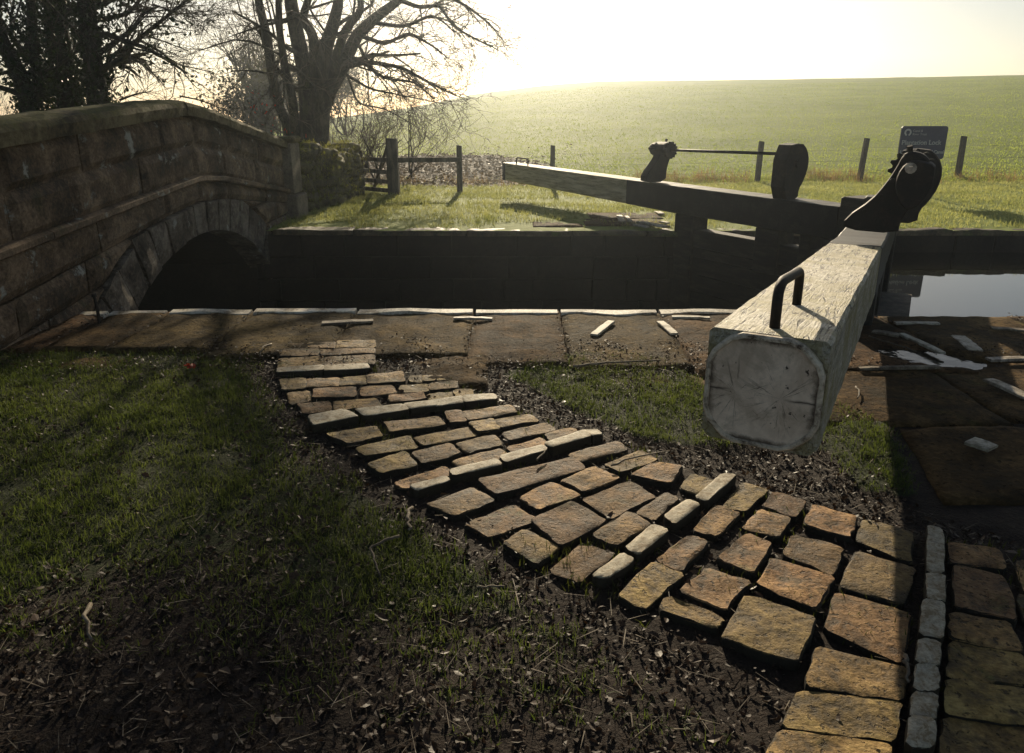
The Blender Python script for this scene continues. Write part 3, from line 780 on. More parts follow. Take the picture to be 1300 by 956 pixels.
# frieze course under the string, spandrels outside the arch ring
mb = MB(); course(mb, lambda Y: cur(Y, ST2), lambda Y: cur(Y, STR) - .04, Y0, Y1 + .3, 1.0, rough=.014)
RING = .46
def ring_top(Y):
    d = abs(Y - AY); Ro = AR + RING
    return ATOP - AR + math.sqrt(max(0.01, Ro * Ro - d * d)) if d < AH + .55 else -4.2
zs = [-4.2, -1.6, -1.0, -.6, -.26, .06, .34, 9]
for k in range(7):
    y = Y0 - random.random() * .3
    while y < Y1 + .3:
        L = random.uniform(.5, 1.0); a, b_ = y, min(Y1 + .3, y + L); y = b_
        sl = lambda Y: .10 * (min(Y, AY) - AY) * (1 if k > 2 else 0) if Y < AY else 0
        lo = lambda Y: max(zs[k] + sl(Y), ring_top(Y) + .004) if abs(Y - AY) < AH + .30 else zs[k] + sl(Y)
        hi = lambda Y: min(cur(Y, ST2), zs[k + 1] + (.10 * (min(Y, AY) - AY) if k >= 2 and Y < AY else 0))
        if max(hi(a + (b_ - a) * q / 6) - lo(a + (b_ - a) * q / 6) for q in range(7)) < .03: continue
        face_block(mb, a, b_, lo, None, hi, None, rough=.011)
mb.build('spandrel_wall', M['bridge'], br)
# arch ring of voussoirs
ar = empty('arch_ring', (0, 0, 0)); ar.parent = br
bpy.data.objects.remove(ar)
mb = MB(); amax = math.asin(AH / AR); n = 15
cz = ATOP - AR
for k in range(n):
    a0 = -amax + 2 * amax * k / n + .004; a1 = -amax + 2 * amax * (k + 1) / n - .004
    ro = AR + RING * random.uniform(.9, 1.12); d = .018 + random.uniform(-.008, .012)
    rings = []
    rr_ = [AR - .006, AR + RING * .33, AR + RING * .66, ro]; aa = [a0, a0 + (a1 - a0) * .33, a0 + (a1 - a0) * .66, a1]
    vs = []; sd = random.random() * 30
    for r_ in rr_:
        for a in aa:
            Y = AY + r_ * math.sin(a); z = cz + r_ * math.cos(a); z = min(z, cur(Y, ST2) - .005)
            e = r_ in (rr_[0], rr_[-1]) or a in (aa[0], aa[-1])
            vs.append((BX + d + .014 * nz(Y, z, sd, 5) - (.016 if e else 0), Y, z))
    fs = [(j * 4 + i, j * 4 + i + 1, (j + 1) * 4 + i + 1, (j + 1) * 4 + i) for j in range(3) for i in range(3)]
    per = [0, 1, 2, 3, 7, 11, 15, 14, 13, 12, 8, 4]; o_ = len(vs); vs += [(BX - .32, vs[p][1], vs[p][2]) for p in per]
    for i in range(12): fs.append((per[(i + 1) % 12], per[i], o_ + i, o_ + (i + 1) % 12))
    mb.add(vs, fs)
# skewbacks and big springer stones at the feet
for sgn in (-1, 1):
    ya, yb = AY + sgn * (AH + .004), AY + sgn * (AH + .42)
    face_block(mb, min(ya, yb), max(ya, yb), lambda Y: -.555, None, lambda Y: min(-.19, -.535 + (abs(Y - AY) - AH) * 1.17), None, proud=.012, j=.003)
for sgn in (-1, 1):
    for (z0, z1, w) in ((-.98, -.56, .62), (-1.5, -1.0, .7), (-2.6, -1.52, .6)):
        ya, yb = AY + sgn * AH, AY + sgn * (AH + w)
        face_block(mb, min(ya, yb), max(ya, yb), z0, z0, z1, z1, proud=.02)
mb.build('arch_ring', M['vouss'], br)
# core: soffit, abutments, back wall, deck
mb = MB(); ys_ = sorted(set(list(np.linspace(Y0, AY - AH, 8)) + list(np.linspace(AY - AH, AY + AH, 33)) + list(np.linspace(AY + AH, Y1 + .3, 8))))
XB = BX - 3.6
for i in range(len(ys_) - 1):
    a, b_ = ys_[i], ys_[i + 1]; m = (a + b_) / 2
    la = (ATOP - AR + math.sqrt(max(0, AR ** 2 - (a - AY) ** 2)) + .015) if abs(m - AY) < AH else -4.2
    lb = (ATOP - AR + math.sqrt(max(0, AR ** 2 - (b_ - AY) ** 2)) + .015) if abs(m - AY) < AH else -4.2
    ta, tb = cur(a, STR) + .02, cur(b_, STR) + .02
    X = BX - .10
    mb.add([(X, a, la), (X, b_, lb), (X, b_, tb), (X, a, ta), (XB, a, la), (XB, b_, lb), (XB, b_, tb), (XB, a, ta)],
           [(0, 1, 2, 3), (7, 6, 5, 4), (0, 4, 5, 1), (3, 2, 6, 7)] + ([(0, 3, 7, 4)] if i == 0 else []) + ([(1, 5, 6, 2)] if i == len(ys_) - 2 else []))
for sgn in (-1, 1):
    ya = AY + sgn * AH; mb.add([(BX - .1, ya, -4.2), (XB, ya, -4.2), (XB, ya, -.55), (BX - .1, ya, -.55)], [(0, 1, 2, 3)])
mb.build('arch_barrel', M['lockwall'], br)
mb = MB(); mb2 = MB()
for i in range(20):
    a, b_ = Y0 + (Y1 - Y0) * i / 20, Y0 + (Y1 - Y0) * (i + 1) / 20
    mb.loft([[(XB, a, cur(a, STR)), (XB + .36, a, cur(a, STR)), (XB + .36, a, cur(a, TOP)), (XB, a, cur(a, TOP))], [(XB, b_, cur(b_, STR)), (XB + .36, b_, cur(b_, STR)), (XB + .36, b_, cur(b_, TOP)), (XB, b_, cur(b_, TOP))]])
    mb2.loft([[(BX - .04, a, cur(a, STR)), (BX - .36, a, cur(a, STR)), (BX - .36, a, cur(a, CPB)), (BX - .04, a, cur(a, CPB))], [(BX - .04, b_, cur(b_, STR)), (BX - .36, b_, cur(b_, STR)), (BX - .36, b_, cur(b_, CPB)), (BX - .04, b_, cur(b_, CPB))]])
mb.build('far_parapet', M['bridge'], br); mb2.build('parapet_backing', M['bridge'], br)
# end pillar on the far bank
pl = MB(); y0, y1 = 11.28, 11.74; x0, x1 = BX - .32, BX + .10
pl.box(x0, x1, y0, y1, .36, 1.10, .012); pl.box(x0 - .05, x1 + .055, y0 - .05, y1 + .05, -.3, .34, .02)
po = pl.build('end_pillar', M['pillar'], br)
pl = MB(); pl.box(x0 - .04, x1 + .04, y0 - .04, y1 + .04, 1.103, 1.20, .03); pl.build('pillar_cap', M['coping'], po); po.children[0].location = (0, 0, 0)

# thin iron pin by the bridge foot
x, y = G(126, 409); mb = MB(); mb.tube([(x, y, -.05), (x + .003, y, .1), (x - .004, y, .2)], [.013, .012, .011], 8); mb.tube([(x - .004, y, .2), (x - .004, y, .225)], [.02, .016], 8)
o = mb.build('iron_pin', M['rust'], org=(x, y, 0)); tag(o, 'thin dark iron pin standing at the foot of the bridge', 'pin')

# ------------------------------------------------------------------ lock gates (beam space: x along the beam to its free end, y across, z up)
def lock_gate(org, ang, sg, p, label):
    g = empty('lock_gate', (org[0], org[1], 0), ang); tag(g, label, 'lock gate', 'closed lock gates')
    def section(s, w, zt, h, c=.03, seed=0):
        q = .004
        y0, y1, z0, z1 = -w / 2, w / 2, zt - h, zt
        pts = [(y0 + c, z0), (y1 - c, z0), (y1, z0 + c), (y1, z1 - c * .5), (y1 - c * .5, z1), (y1 * .33, z1), (y0 * .33, z1), (y0 + c * .5, z1), (y0, z1 - c * .5), (y0, z0 + c)]
        return [(s, a + q * nz(s, a, seed, 8), b_ + q * nz(s, b_, seed + 3, 8)) for a, b_ in pts]
    fz = lambda s: float(np.interp(s, p['zs'][0], p['zs'][1])); fwid = lambda s: float(np.interp(s, p['ws'][0], p['ws'][1])); fh = lambda s: float(np.interp(s, p['hs'][0], p['hs'][1]))
    def seg(name, s0, s1, mat, d=0.0):
        mb = MB(); n = max(4, int((s1 - s0) / .06)); mb.loft([section(s0 + (s1 - s0) * k / n, fwid(s0 + (s1 - s0) * k / n) + d, fz(s0 + (s1 - s0) * k / n) + d / 2, fh(s0 + (s1 - s0) * k / n) + d, p['ch']) for k in range(n + 1)])
        return mb.build(name, mat, g, local=True, smooth=False)
    L = p['L']; sb = p['sb']
    wb = seg('white_beam', sb, L, p['white']); seg('black_beam', p['mitre'] + .0, sb - .002, M['black'], .004)
    # end plate: an octagonal painted plate with a rusty rim
    w, zt, h = fwid(L), fz(L), fh(L)
    def octo(s, ins, c):
        y0, y1, z0, z1 = -w / 2 + ins, w / 2 - ins, zt - h + ins, zt - ins
        pts = []
        for (cxx, czz, a0) in ((y1 - c, z1 - c, 0), (y0 + c, z1 - c, 90), (y0 + c, z0 + c, 180), (y1 - c, z0 + c, 270)):
            for k in range(5):
                a = R(a0 + 22.5 * k); e = .93 if k in (1, 3) else (.88 if k == 2 else 1)
                pts.append((s, cxx + c * math.cos(a) * e, czz + c * math.sin(a) * e))
        return pts
    if p['plate']:
        mb = MB(); mb.loft([octo(L - .01, .003, .1), octo(L + .018, .003, .1), octo(L + .026, .008, .098), octo(L + .026, .016, .092), octo(L + .012, .020, .09)], cap=False)
        rim = mb.build('plate_rim', M['platerim'], g, local=True)
        mb = MB(); mb.loft([octo(L + .001, .017, .092), octo(L + .016, .019, .09)]); mb.build('end_plate', M['plate'], g, local=True)
    else:
        seg('end_cap', L + .002, L + .10, M['black'], .012)
    # grab handle: a bent bar
    hs, hy = p['handle']; mb = MB(); zt0, zt1 = fz(hs[0]), fz(hs[1]); hh = p['hh']; r = p['hr']; pts = [(hs[0], hy[0], zt0 - .01), (hs[0], hy[0], zt0 + hh * .72)]
    for k in range(1, 5): a = R(90 * k / 4); pts.append((hs[0] + (hs[1] - hs[0]) * .16 * (1 - math.cos(a)), hy[0] + (hy[1] - hy[0]) * .16 * (1 - math.cos(a)), zt0 + hh * .72 + hh * .28 * math.sin(a)))
    for k in range(5): a = R(90 * k / 4); pts.append((hs[1] - (hs[1] - hs[0]) * .16 * (1 - math.sin(a)), hy[1] - (hy[1] - hy[0]) * .16 * (1 - math.sin(a)), zt1 + hh * .72 + hh * .28 * math.cos(a)))
    pts.append((hs[1], hy[1], zt1 - .01)); mb.tube(pts, r, 12); hd = mb.build('handle', M['rust'], g, local=True, smooth=True)
    # heel post, leaf posts, mitre post, boards, rail, plank
    zb = lambda s: fz(s) - fh(s)
    def post(name, s0, s1, y0, y1, z0, z1): mb = MB(); mb.box(s0, s1, y0, y1, z0, z1, .015); return mb.build(name, M['leafwood'], g, local=True)
    hw = .15
    post('heel_post', -.36, -.02, -hw, hw, -4.1, zb(0) - .002)
    post('leaf_post', -1.78, -1.42, -.14, .14, -.35, zb(-1.6) - .002)
    post('leaf_post', -2.2, -2.05, -.12, .12, -.35, zb(-2.1) - .002)
    post('mitre_post', p['mitre'] - .28, p['mitre'] - .004, -.17, .17, -4.1, p['mz'])
    mb = MB(); mb.box(p['mitre'] - .0, -.145, -.10, .10, -.21, .03, .012); mb.build('top_rail', M['leafwood'], g, local=True)
    mb = MB(); z = -4.1
    while z < -.25: mb.box(p['mitre'] + .002, -.145, -.09 + random.uniform(-.006, .006), .09, z + .004, min(-.215, z + .23), .006); z += .235
    mb.build('gate_boards', M['leafwood'], g, local=True)
    mb = MB(); n = 12; yy = (.11, .40) if sg < 0 else (-.40, -.11)
    mb.loft([[(p['mitre'] + .1 + (-.3 - p['mitre']) * k / n, yy[0], -.30), (p['mitre'] + .1 + (-.3 - p['mitre']) * k / n, yy[1], -.30), (p['mitre'] + .1 + (-.3 - p['mitre']) * k / n, yy[1], -.25 + random.uniform(-.004, .004)), (p['mitre'] + .1 + (-.3 - p['mitre']) * k / n, yy[0], -.25)] for k in range(n + 1)])
    mb.build('walkway_plank', M['wood'], g, local=True)
    # paddle gear: swept bracket with geared head, winding shaft, rounded rack housing (all standing across the beam)
    gear = p['gear']; ca, sa = math.cos(ang), math.sin(ang)
    def cross(px_, py_, s):                       # survey point on the upright plane that crosses the beam at s -> (y, z)
        d = ray(px_, py_); ox, oy = org[0] + ca * s, org[1] + sa * s
        # ox - sa*y = d0*t ; oy + ca*y = d1*t
        t = (ox * ca + oy * sa) / (d[0] * ca + d[1] * sa); y = -(d[0] * t - ox) * sa + (d[1] * t - oy) * ca
        return (y, EYE + d[2] * t)
    def plate(poly, s0, s1, mb, bev=.012):
        n = len(poly); cyy = sum(q[0] for q in poly) / n; czz = sum(q[1] for q in poly) / n
        sh = lambda k: [(cyy + (q[0] - cyy) * k, czz + (q[1] - czz) * k) for q in poly]
        mb.loft([[(s0, *q) for q in sh(.95)], [(s0 + bev, *q) for q in poly], [(s1 - bev, *q) for q in poly], [(s1, *q) for q in sh(.95)]])
    def smooth(poly):
        out = []
        for i in range(len(poly)):
            a, b_ = poly[i], poly[(i + 1) % len(poly)]
            out += [(a[0] * .75 + b_[0] * .25, a[1] * .75 + b_[1] * .25), (a[0] * .25 + b_[0] * .75, a[1] * .25 + b_[1] * .75)]
        return out
    s0 = gear['s']; mb = MB(); plate(smooth([cross(a, b_, s0) for a, b_ in gear['bracket']]), s0 - .09, s0 + .05, mb)
    bk = mb.build('gear_bracket', M['rust'], g, local=True)
    hp = smooth([cross(a, b_, s0) for a, b_ in gear['head']]); mb = MB(); plate(hp, s0 - .16, s0 + .12, mb, .02); mb.build('gear_head', M['rust'], bk, local=True, smooth=False)
    hy_, hz_ = cross(*gear['spin'], s0)
    mb = MB(); mb.tube([(s0 + .1, hy_, hz_), (s0 + .2, hy_, hz_)], .017, 4); mb.tube([(s0 + .1, hy_, hz_), (s0 + .135, hy_, hz_)], .034, 12); mb.build('spindle', M['batten'] if p['plate'] else M['rust'], bk, local=True)
    mb = MB()
    for (q0, q1, r_) in gear['pins']:
        mb = MB(); mb.tube([(s0, *cross(*q0, s0)), (s0 + .02, *cross(*q1, s0))], [r_, r_ * 1.15], 8)
        mb.build('catch_pin', M['rust'], bk, local=True)
    for q in gear.get('bolts', []):
        by, bz = cross(*q, s0 + .05); mb = MB(); mb.tube([(s0 + .045, by, bz), (s0 + .066, by, bz)], [.017, .015], 6); mb.build('bolt', M['rust'], bk, local=True)
    mb = MB(); gr, nt_ = gear['cog'], 14; cp = []
    for k in range(nt_ * 4):
        a = k / (nt_ * 4) * 6.2832; r_ = gr * (1.0 if k % 4 in (0, 1) else .84); cp.append((hy_ + r_ * math.cos(a), hz_ - gear.get('cogdz', 0) + r_ * math.sin(a)))
    mb.loft([[(s0 - .20, *q) for q in cp], [(s0 - .165, *q) for q in cp]]); mb.build('gear_wheel', M['rust'], bk, local=True)
    s1 = gear['ds']; dy0, dzz = gear['disc0']
    poly = smooth([(dy0 - sg * q[0] * gear['dk'], dzz + q[1] * gear['dk']) for q in DISC])
    mb = MB(); plate(poly, s1 - .1, s1 + .1, mb); mb.build('rack_housing', M['rust'], g, local=True)
    mb = MB(); mb.tube([(s1 - .13, dy0 - sg * .0, dzz + .40), (s1 + .13, dy0, dzz + .40)], .05, 10); mb.build('rack_pinion', M['rust'], g, local=True)
    mb = MB(); mb.tube([(s0, hy_, hz_), (s1 + .1, dy0, dzz + gear['sz'])], .019, 8); mb.build('winding_shaft', M['rust'], g, local=True, smooth=True)
    return g

# outline of the rack housing, across (positive = upstream) and up, in metres
DISC = [(-.19, -.02), (-.19, .60), (.06, .635), (.16, .56), (.205, .44), (.19, .30), (.13, .17), (.075, .10), (.07, -.02)]
UN = Vector((-math.sin(R(28.8)), -math.cos(R(28.8)))); angN = math.atan2(UN.y, UN.x)
UF = Vector((-.515, .857)); angF = math.atan2(UF.y, UF.x)
PN = dict(L=3.72, sb=.62, mitre=-2.6, zs=([-3, 0, 3.72], [.60, .655, .90]), ws=([-3, 0, 3.72], [.32, .327, .345]), hs=([-3, 0, 3.72], [.33, .336, .36]), ch=.025, plate=True, white=M['paint'],
    handle=((3.62, 3.17), (.0, .0)), hh=.132, hr=.016, mz=.70,
    gear=dict(s=.42, bracket=[(1070, 290), (1073, 276), (1106, 254), (1125, 232), (1139, 211), (1146, 197), (1157, 191), (1173, 195), (1182, 205), (1180, 230), (1166, 252), (1152, 266), (1143, 282), (1140, 296)],
        head=[(1137, 240), (1138, 226), (1144, 213), (1154, 203), (1170, 203), (1188, 208), (1187, 220), (1184, 234), (1174, 252), (1160, 264), (1146, 262)], spin=(1157, 212), pins=[((1156, 200), (1155, 185), .016), ((1150, 212), (1152, 197), .012)], bolts=[(1098, 268), (1118, 249), (1133, 229), (1128, 268), (1112, 281)], cog=.14, cogdz=.03, ds=-1.7, disc0=(.27, .60), dk=1.0, sz=.47))
lock_gate((2.545, 5.32), angN, -1, PN, 'near lock gate with a big white weathered balance beam pointing at the viewer')
PF = dict(L=4.55, sb=1.0, mitre=-2.55, zs=([-3, 0, 4.6], [.555, .58, .64]), ws=([-3, 0, 4.6], [.36, .36, .33]), hs=([-3, 0, 4.6], [.36, .36, .31]), ch=.02, plate=False, white=M['oldpaint'],
    handle=((4.42, 4.02), (.0, .0)), hh=.11, hr=.012, mz=.67,
    gear=dict(s=.5, bracket=[(815, 232), (816, 221), (829, 204), (833, 196), (833, 188), (847, 186), (849, 193), (844, 204), (841, 215), (840, 230)],
        head=[(830, 190), (832, 184), (839, 180), (846, 180), (849.5, 186), (848, 194), (842, 199), (834, 198)], spin=(840, 190), pins=[((831, 189), (825, 188.5), .016), ((845, 182), (847.5, 177), .016), ((836, 186), (833, 182), .02)], bolts=[(824, 219), (832, 208)], cog=.118, ds=-1.72, disc0=(0.0, .57), dk=1.0, sz=.50))
lock_gate((2.36, 10.25), angF, 1, PF, 'far lock gate with a dark balance beam, seen against the green field')

# ------------------------------------------------------------------ sign
def text_mesh(body, size, parent, name, loc, rot, mat, align='LEFT', bold=0.0):
    cu = bpy.data.curves.new(name, 'FONT'); cu.body = body; cu.size = size; cu.extrude = .002; cu.align_x = align; cu.offset = bold
    to = bpy.data.objects.new(name, cu); C.objects.link(to)
    dg = bpy.context.evaluated_depsgraph_get(); me = bpy.data.meshes.new_from_object(to.evaluated_get(dg))
    bpy.data.objects.remove(to)
    me.materials.clear(); me.materials.append(mat)
    o = bpy.data.objects.new(name, me); C.objects.link(o); o.parent = parent; o.location = loc; o.rotation_euler = rot
    return o
M['signblue'] = surface('sign_blue', (.03, .034, .075), (.037, .042, .09), (.045, .05, .10), 3, 40, (.35, .5), .05, .002)
M['signwhite'] = surface('sign_white', (.36, .36, .38), (.42, .42, .44), (.48, .48, .5), 3, 40, (.4, .5), .02, .001)
SY = 14.2
(sx0, _, sz1) = V(1145, 160, SY); (sx1, _, sz0) = V(1197, 202, SY)
sg_ = empty('lock_sign', ((sx0 + sx1) / 2, SY, 0)); tag(sg_, 'dark blue canal sign with white lettering behind the paddle gear', 'sign')
W, H = sx1 - sx0, sz1 - sz0; zc = (sz0 + sz1) / 2; r = .05; poly = []
for (cx_, cz_, a0) in ((W / 2 - r, H / 2 - r, 0), (-W / 2 + r, H / 2 - r, 90), (-W / 2 + r, -H / 2 + r, 180), (W / 2 - r, -H / 2 + r, 270)):
    for k in range(5): a = R(a0 + 22.5 * k); poly.append((cx_ + r * math.cos(a), zc + cz_ + r * math.sin(a)))
mb = MB(); mb.prism(poly, -.012, .012); mb.build('panel', M['signblue'], sg_, local=True)
for s in (-1, 1):
    mb = MB(); mb.tube([(s * W * .3, .045, -.1), (s * W * .3, .045, sz1 - .05)], .03, 10); mb.build('leg', M['wood'], sg_, local=True, smooth=True)
rt = (R(90), 0, 0)
text_mesh('Plantation Lock', .118, sg_, 'lettering', (-W / 2 + .035, -.0145, zc - .035), rt, M['signwhite'], bold=.002)
text_mesh('Leeds & Liverpool Canal', .083, sg_, 'lettering', (-W / 2 + .03, -.0145, zc - .195), rt, M['signwhite'], bold=.0015)
text_mesh('Canal &', .058, sg_, 'lettering', (-W / 2 + .215, -.0145, zc + H / 2 - .105), rt, M['signwhite'])
text_mesh('River Trust', .058, sg_, 'lettering', (-W / 2 + .215, -.0145, zc + H / 2 - .165), rt, M['signwhite'])
mb = MB()
for k in range(22):
    a0, a1 = R(-70 + 320 * k / 22), R(-70 + 320 * (k + 1) / 22); i, o_ = .035, .066
    mb.add([(-W / 2 + .125 + rr_ * math.cos(a + R(0)), -.0150, zc + H / 2 - .115 + rr_ * math.sin(a)) for rr_, a in ((i, a0), (o_, a0), (o_, a1), (i, a1))], [(0, 1, 2, 3)])
mb.build('emblem', M['signwhite'], sg_, local=True)

# ------------------------------------------------------------------ fence, field gate, dry stone wall
def pst(mb, px, ytop, ybase, w, d=None, lean=0.0):
    x, y = G(px, ybase); z = V(px, ytop, y)[2]; d = d or w
    mb.loft([[(x - w / 2, y - d / 2, -.15), (x + w / 2, y - d / 2, -.15), (x + w / 2, y + d / 2, -.15), (x - w / 2, y + d / 2, -.15)],
             [(x - w / 2 + lean * .5, y - d / 2, z * .5), (x + w / 2 + lean * .5, y - d / 2, z * .5), (x + w / 2 + lean * .5, y + d / 2, z * .5), (x - w / 2 + lean * .5, y + d / 2, z * .5)],
             [(x - w / 2 * .92 + lean, y - d / 2, z), (x + w / 2 * .92 + lean, y - d / 2, z - .015), (x + w / 2 * .92 + lean, y + d / 2, z - .02), (x - w / 2 * .92 + lean, y + d / 2, z - .005)]])
    return (x, y, z)
fx = G(700, 237); fence = empty('field_fence', (fx[0], fx[1], 0)); tag(fence, 'post and wire fence along the foot of the green field', 'fence')
FP = []
for px, yt, yb, w, ln in ((584, 184, 244, .11, .0), (701, 184, 237, .10, .0), (961, 179, 231, .105, .02), (1090.5, 175, 231, .10, .05), (1215, 172.5, 228, .105, -.01), (1345, 171, 227, .1, 0.0)):
    mb = MB(); FP.append(pst(mb, px, yt, yb, w, None, ln)); mb.build('fence_post', M['wood'], fence)
for hgt in (.92, .62, .32):
    mb = MB(); pts = []
    for i in range(len(FP) - 1):
        a, b_ = Vector(FP[i]), Vector(FP[i + 1])
        for k in range(8): t = k / 8; q = a.lerp(b_, t); pts.append((q.x, q.y - .06, hgt * (a.z / 1.15) - .03 * math.sin(math.pi * t)))
    q = FP[-1]; pts += [(q[0], q[1] - .06, hgt), (q[0] + 9, q[1] + 1, hgt), (q[0] + 30, q[1] + 4, hgt)]
    mb.tube(pts, .0022, 3); mb.build('wire', M['rust'], fence)
# big post + rail + field gate
gp = G(500, 247); gate = empty('field_gate', (gp[0], gp[1], 0)); tag(gate, 'dark wooden barred field gate beside the mossy wall', 'gate')
mb = MB(); P0 = pst(mb, 500.5, 175, 247, .215, .2); mb.build('gate_post', M['wood'], gate)
mb = MB(); P1 = pst(mb, 460, 190, 243, .11); mb.build('gate_stile', M['wood'], gate)
x0, y0, _ = P1; x1, y1, _ = P0
for py in (202, 217, 229, 240):
    z = V(480, py, (y0 + y1) / 2)[2]
    mb = MB(); mb.loft([[(x0 - .1, y0 - .03, z - .04), (x0 - .1, y0 + .01, z - .04), (x0 - .1, y0 + .01, z + .04), (x0 - .1, y0 - .03, z + .04)], [(x1 - .1, y1 - .03, z - .04), (x1 - .1, y1 + .01, z - .04), (x1 - .1, y1 + .01, z + .04), (x1 - .1, y1 - .03, z + .04)]])
    mb.build('bar', M['wood'], gate)
mb = MB(); za, zb_ = V(478, 240, y0)[2], V(493, 178, y1)[2]; mb.tube([(V(474, 240, y0)[0], y0 + .03, za), (V(494, 178, y1)[0], y1 + .03, zb_)], .035, 6); mb.build('brace', M['wood'], gate)
mb = MB(); z = V(545, 200, 15.5)[2]; q0, q1 = P0, FP[0]
mb.loft([[(q0[0] + .09, q0[1] - .06, z - .045), (q0[0] + .09, q0[1] - .02, z - .045), (q0[0] + .09, q0[1] - .02, z + .045), (q0[0] + .09, q0[1] - .06, z + .045)], [(q1[0] + .02, q1[1] - .11, z - .06), (q1[0] + .02, q1[1] - .07, z - .06), (q1[0] + .02, q1[1] - .07, z + .03), (q1[0] + .02, q1[1] - .11, z + .03)]])
mb.build('fence_rail', M['wood'], fence)

def boulder(mb, c, r, n=8):
    rings = []; sd = random.random() * 50
    for k in range(1, n):
        a = math.pi * k / n; ring_ = []
        for i in range(10):
            b_ = 6.2832 * i / 10; d = Vector((math.sin(a) * math.cos(b_), math.sin(a) * math.sin(b_), -math.cos(a)))
            q = 1 + .22 * noise.noise(d * 1.6 + Vector((sd, 0, 0)))
            d = Vector([math.copysign(abs(v) ** .7, v) for v in d])
            ring_.append((c[0] + d.x * r[0] * q, c[1] + d.y * r[1] * q, c[2] + d.z * r[2] * q))
        rings.append(ring_)
    mb.loft(rings)
WL = [Vector((G(383, 262)[0], 12.2)), Vector((G(415, 256)[0], 13.3)), Vector((G(452, 246)[0] - .15, 14.9))]
dw = empty('dry_stone_wall', (WL[0].x, WL[0].y, 0)); tag(dw, 'crumbling dry stone wall thick with moss beside the bridge pillar', 'wall')
mb = MB(); moss_pts = []
def wl(t): return WL[0].lerp(WL[1], t * 2) if t < .5 else WL[1].lerp(WL[2], t * 2 - 1)
for lay in range(6):
    n = 11
    for k in range(n):
        t = (k + .5 * (lay % 2) + random.uniform(-.15, .15)) / n; t = min(1, max(0, t)); p = wl(t)
        hgt = .86 + .12 * math.sin(t * 7) + .1 * nz(t * 9, 3) - max(0, .16 - t) * 1.6; z = hgt * (lay + .4) / 5.6
        for s in (-1, 1):
            q = (p.x + s * .16 * (1 - lay * .09) + random.uniform(-.04, .04), p.y, z)
            boulder(mb, q, (.17 + random.random() * .05, .16 + random.random() * .06, .095 + random.random() * .03)); moss_pts.append(q)
mb.build('stonework', M['drystone'], dw, smooth=True)

# ------------------------------------------------------------------ grass, leaves and litter (stuff)
def blades(name, pts, ln, wd, mat, lean=.5, label=None, cat='grass', droop=.35, tuft=1, spread=.0):
    """many bent grass blades; pts (n,3)"""
    pts = np.asarray(pts, dtype=float)
    if tuft > 1: pts = np.repeat(pts, tuft, axis=0); pts[:, :2] += rng.normal(0, spread, (len(pts), 2))
    n = len(pts); a = rng.uniform(0, 2 * np.pi, n); L = rng.uniform(ln[0], ln[1], n); w = rng.uniform(wd[0], wd[1], n)
    b_ = rng.uniform(0, 2 * np.pi, n); le = np.abs(rng.normal(0, lean, n)).clip(0, 1.25) if lean < 1.2 else rng.uniform(1.45, 1.6, n)
    d = np.stack([np.cos(a) * np.sin(le), np.sin(a) * np.sin(le), np.cos(le)], 1)
    side = np.stack([np.cos(b_), np.sin(b_), np.zeros(n)], 1) * w[:, None] / 2
    mid = pts + d * (L * .55)[:, None]
    d2 = d.copy(); d2[:, 2] -= droop * rng.uniform(.2, 1.4, n); d2[:, :2] *= 1.3; d2 /= np.linalg.norm(d2, axis=1)[:, None]
    tip = mid + d2 * (L * .5)[:, None]
    v = np.stack([pts - side, pts + side, mid + side * .75, mid - side * .75, tip + side * .12, tip - side * .12], 1).reshape(-1, 3)
    base = (np.arange(n) * 6)[:, None]
    f = np.concatenate([base + np.array([[0, 1, 2, 3]]), base + np.array([[3, 2, 4, 5]])], 1).reshape(-1, 4)
    o = raw(name, v, f, mat)
    if label: tag(o, label, cat, kind='stuff')
    return o
def curled_leaves(name, pts, size, mat, flat=.4):
    """leaf shaped scraps, pointed at both ends, bent along and across the midrib"""
    pts = np.asarray(pts, dtype=float); n = len(pts)
    a = rng.uniform(0, 2 * np.pi, n); el = rng.normal(0, flat, n); L = rng.uniform(size[0], size[1], n); roll = rng.normal(0, flat, n)
    u = np.stack([np.cos(a) * np.cos(el), np.sin(a) * np.cos(el), np.sin(el)], 1)
    q = np.stack([-np.sin(a) * np.cos(roll), np.cos(a) * np.cos(roll), np.sin(roll)], 1)
    up = np.cross(u, q); wd = rng.uniform(.2, .36, n); fold = rng.uniform(-.05, .35, n); curl = rng.normal(0, .35, n)
    def P(tu, tw): return pts + u * (L * tu)[:, None] + q * (L * wd * tw)[:, None] + up * (L * (np.abs(tw) * wd * fold * 2 + curl * tu * tu * 1.4))[:, None]
    o_ = np.ones(n); j = lambda k: rng.uniform(.75, 1.2, n) * k
    v = np.stack([P(-.5 * o_, 0 * o_), P(-.15 * o_, 0 * o_), P(.2 * o_, 0 * o_), P(.5 * o_, 0 * o_), P(-.2 * o_, j(.9)), P(.17 * o_, j(.75)), P(-.2 * o_, j(-.9)), P(.17 * o_, j(-.75))], 1).reshape(-1, 3)
    base = (np.arange(n) * 8)[:, None]
    T = [(0, 1, 4), (4, 1, 5), (1, 2, 5), (5, 2, 3), (0, 6, 1), (6, 7, 1), (1, 7, 2), (7, 3, 2)]
    return raw(name, v, np.concatenate([base + np.array([t]) for t in T], 1).reshape(-1, 3), mat)
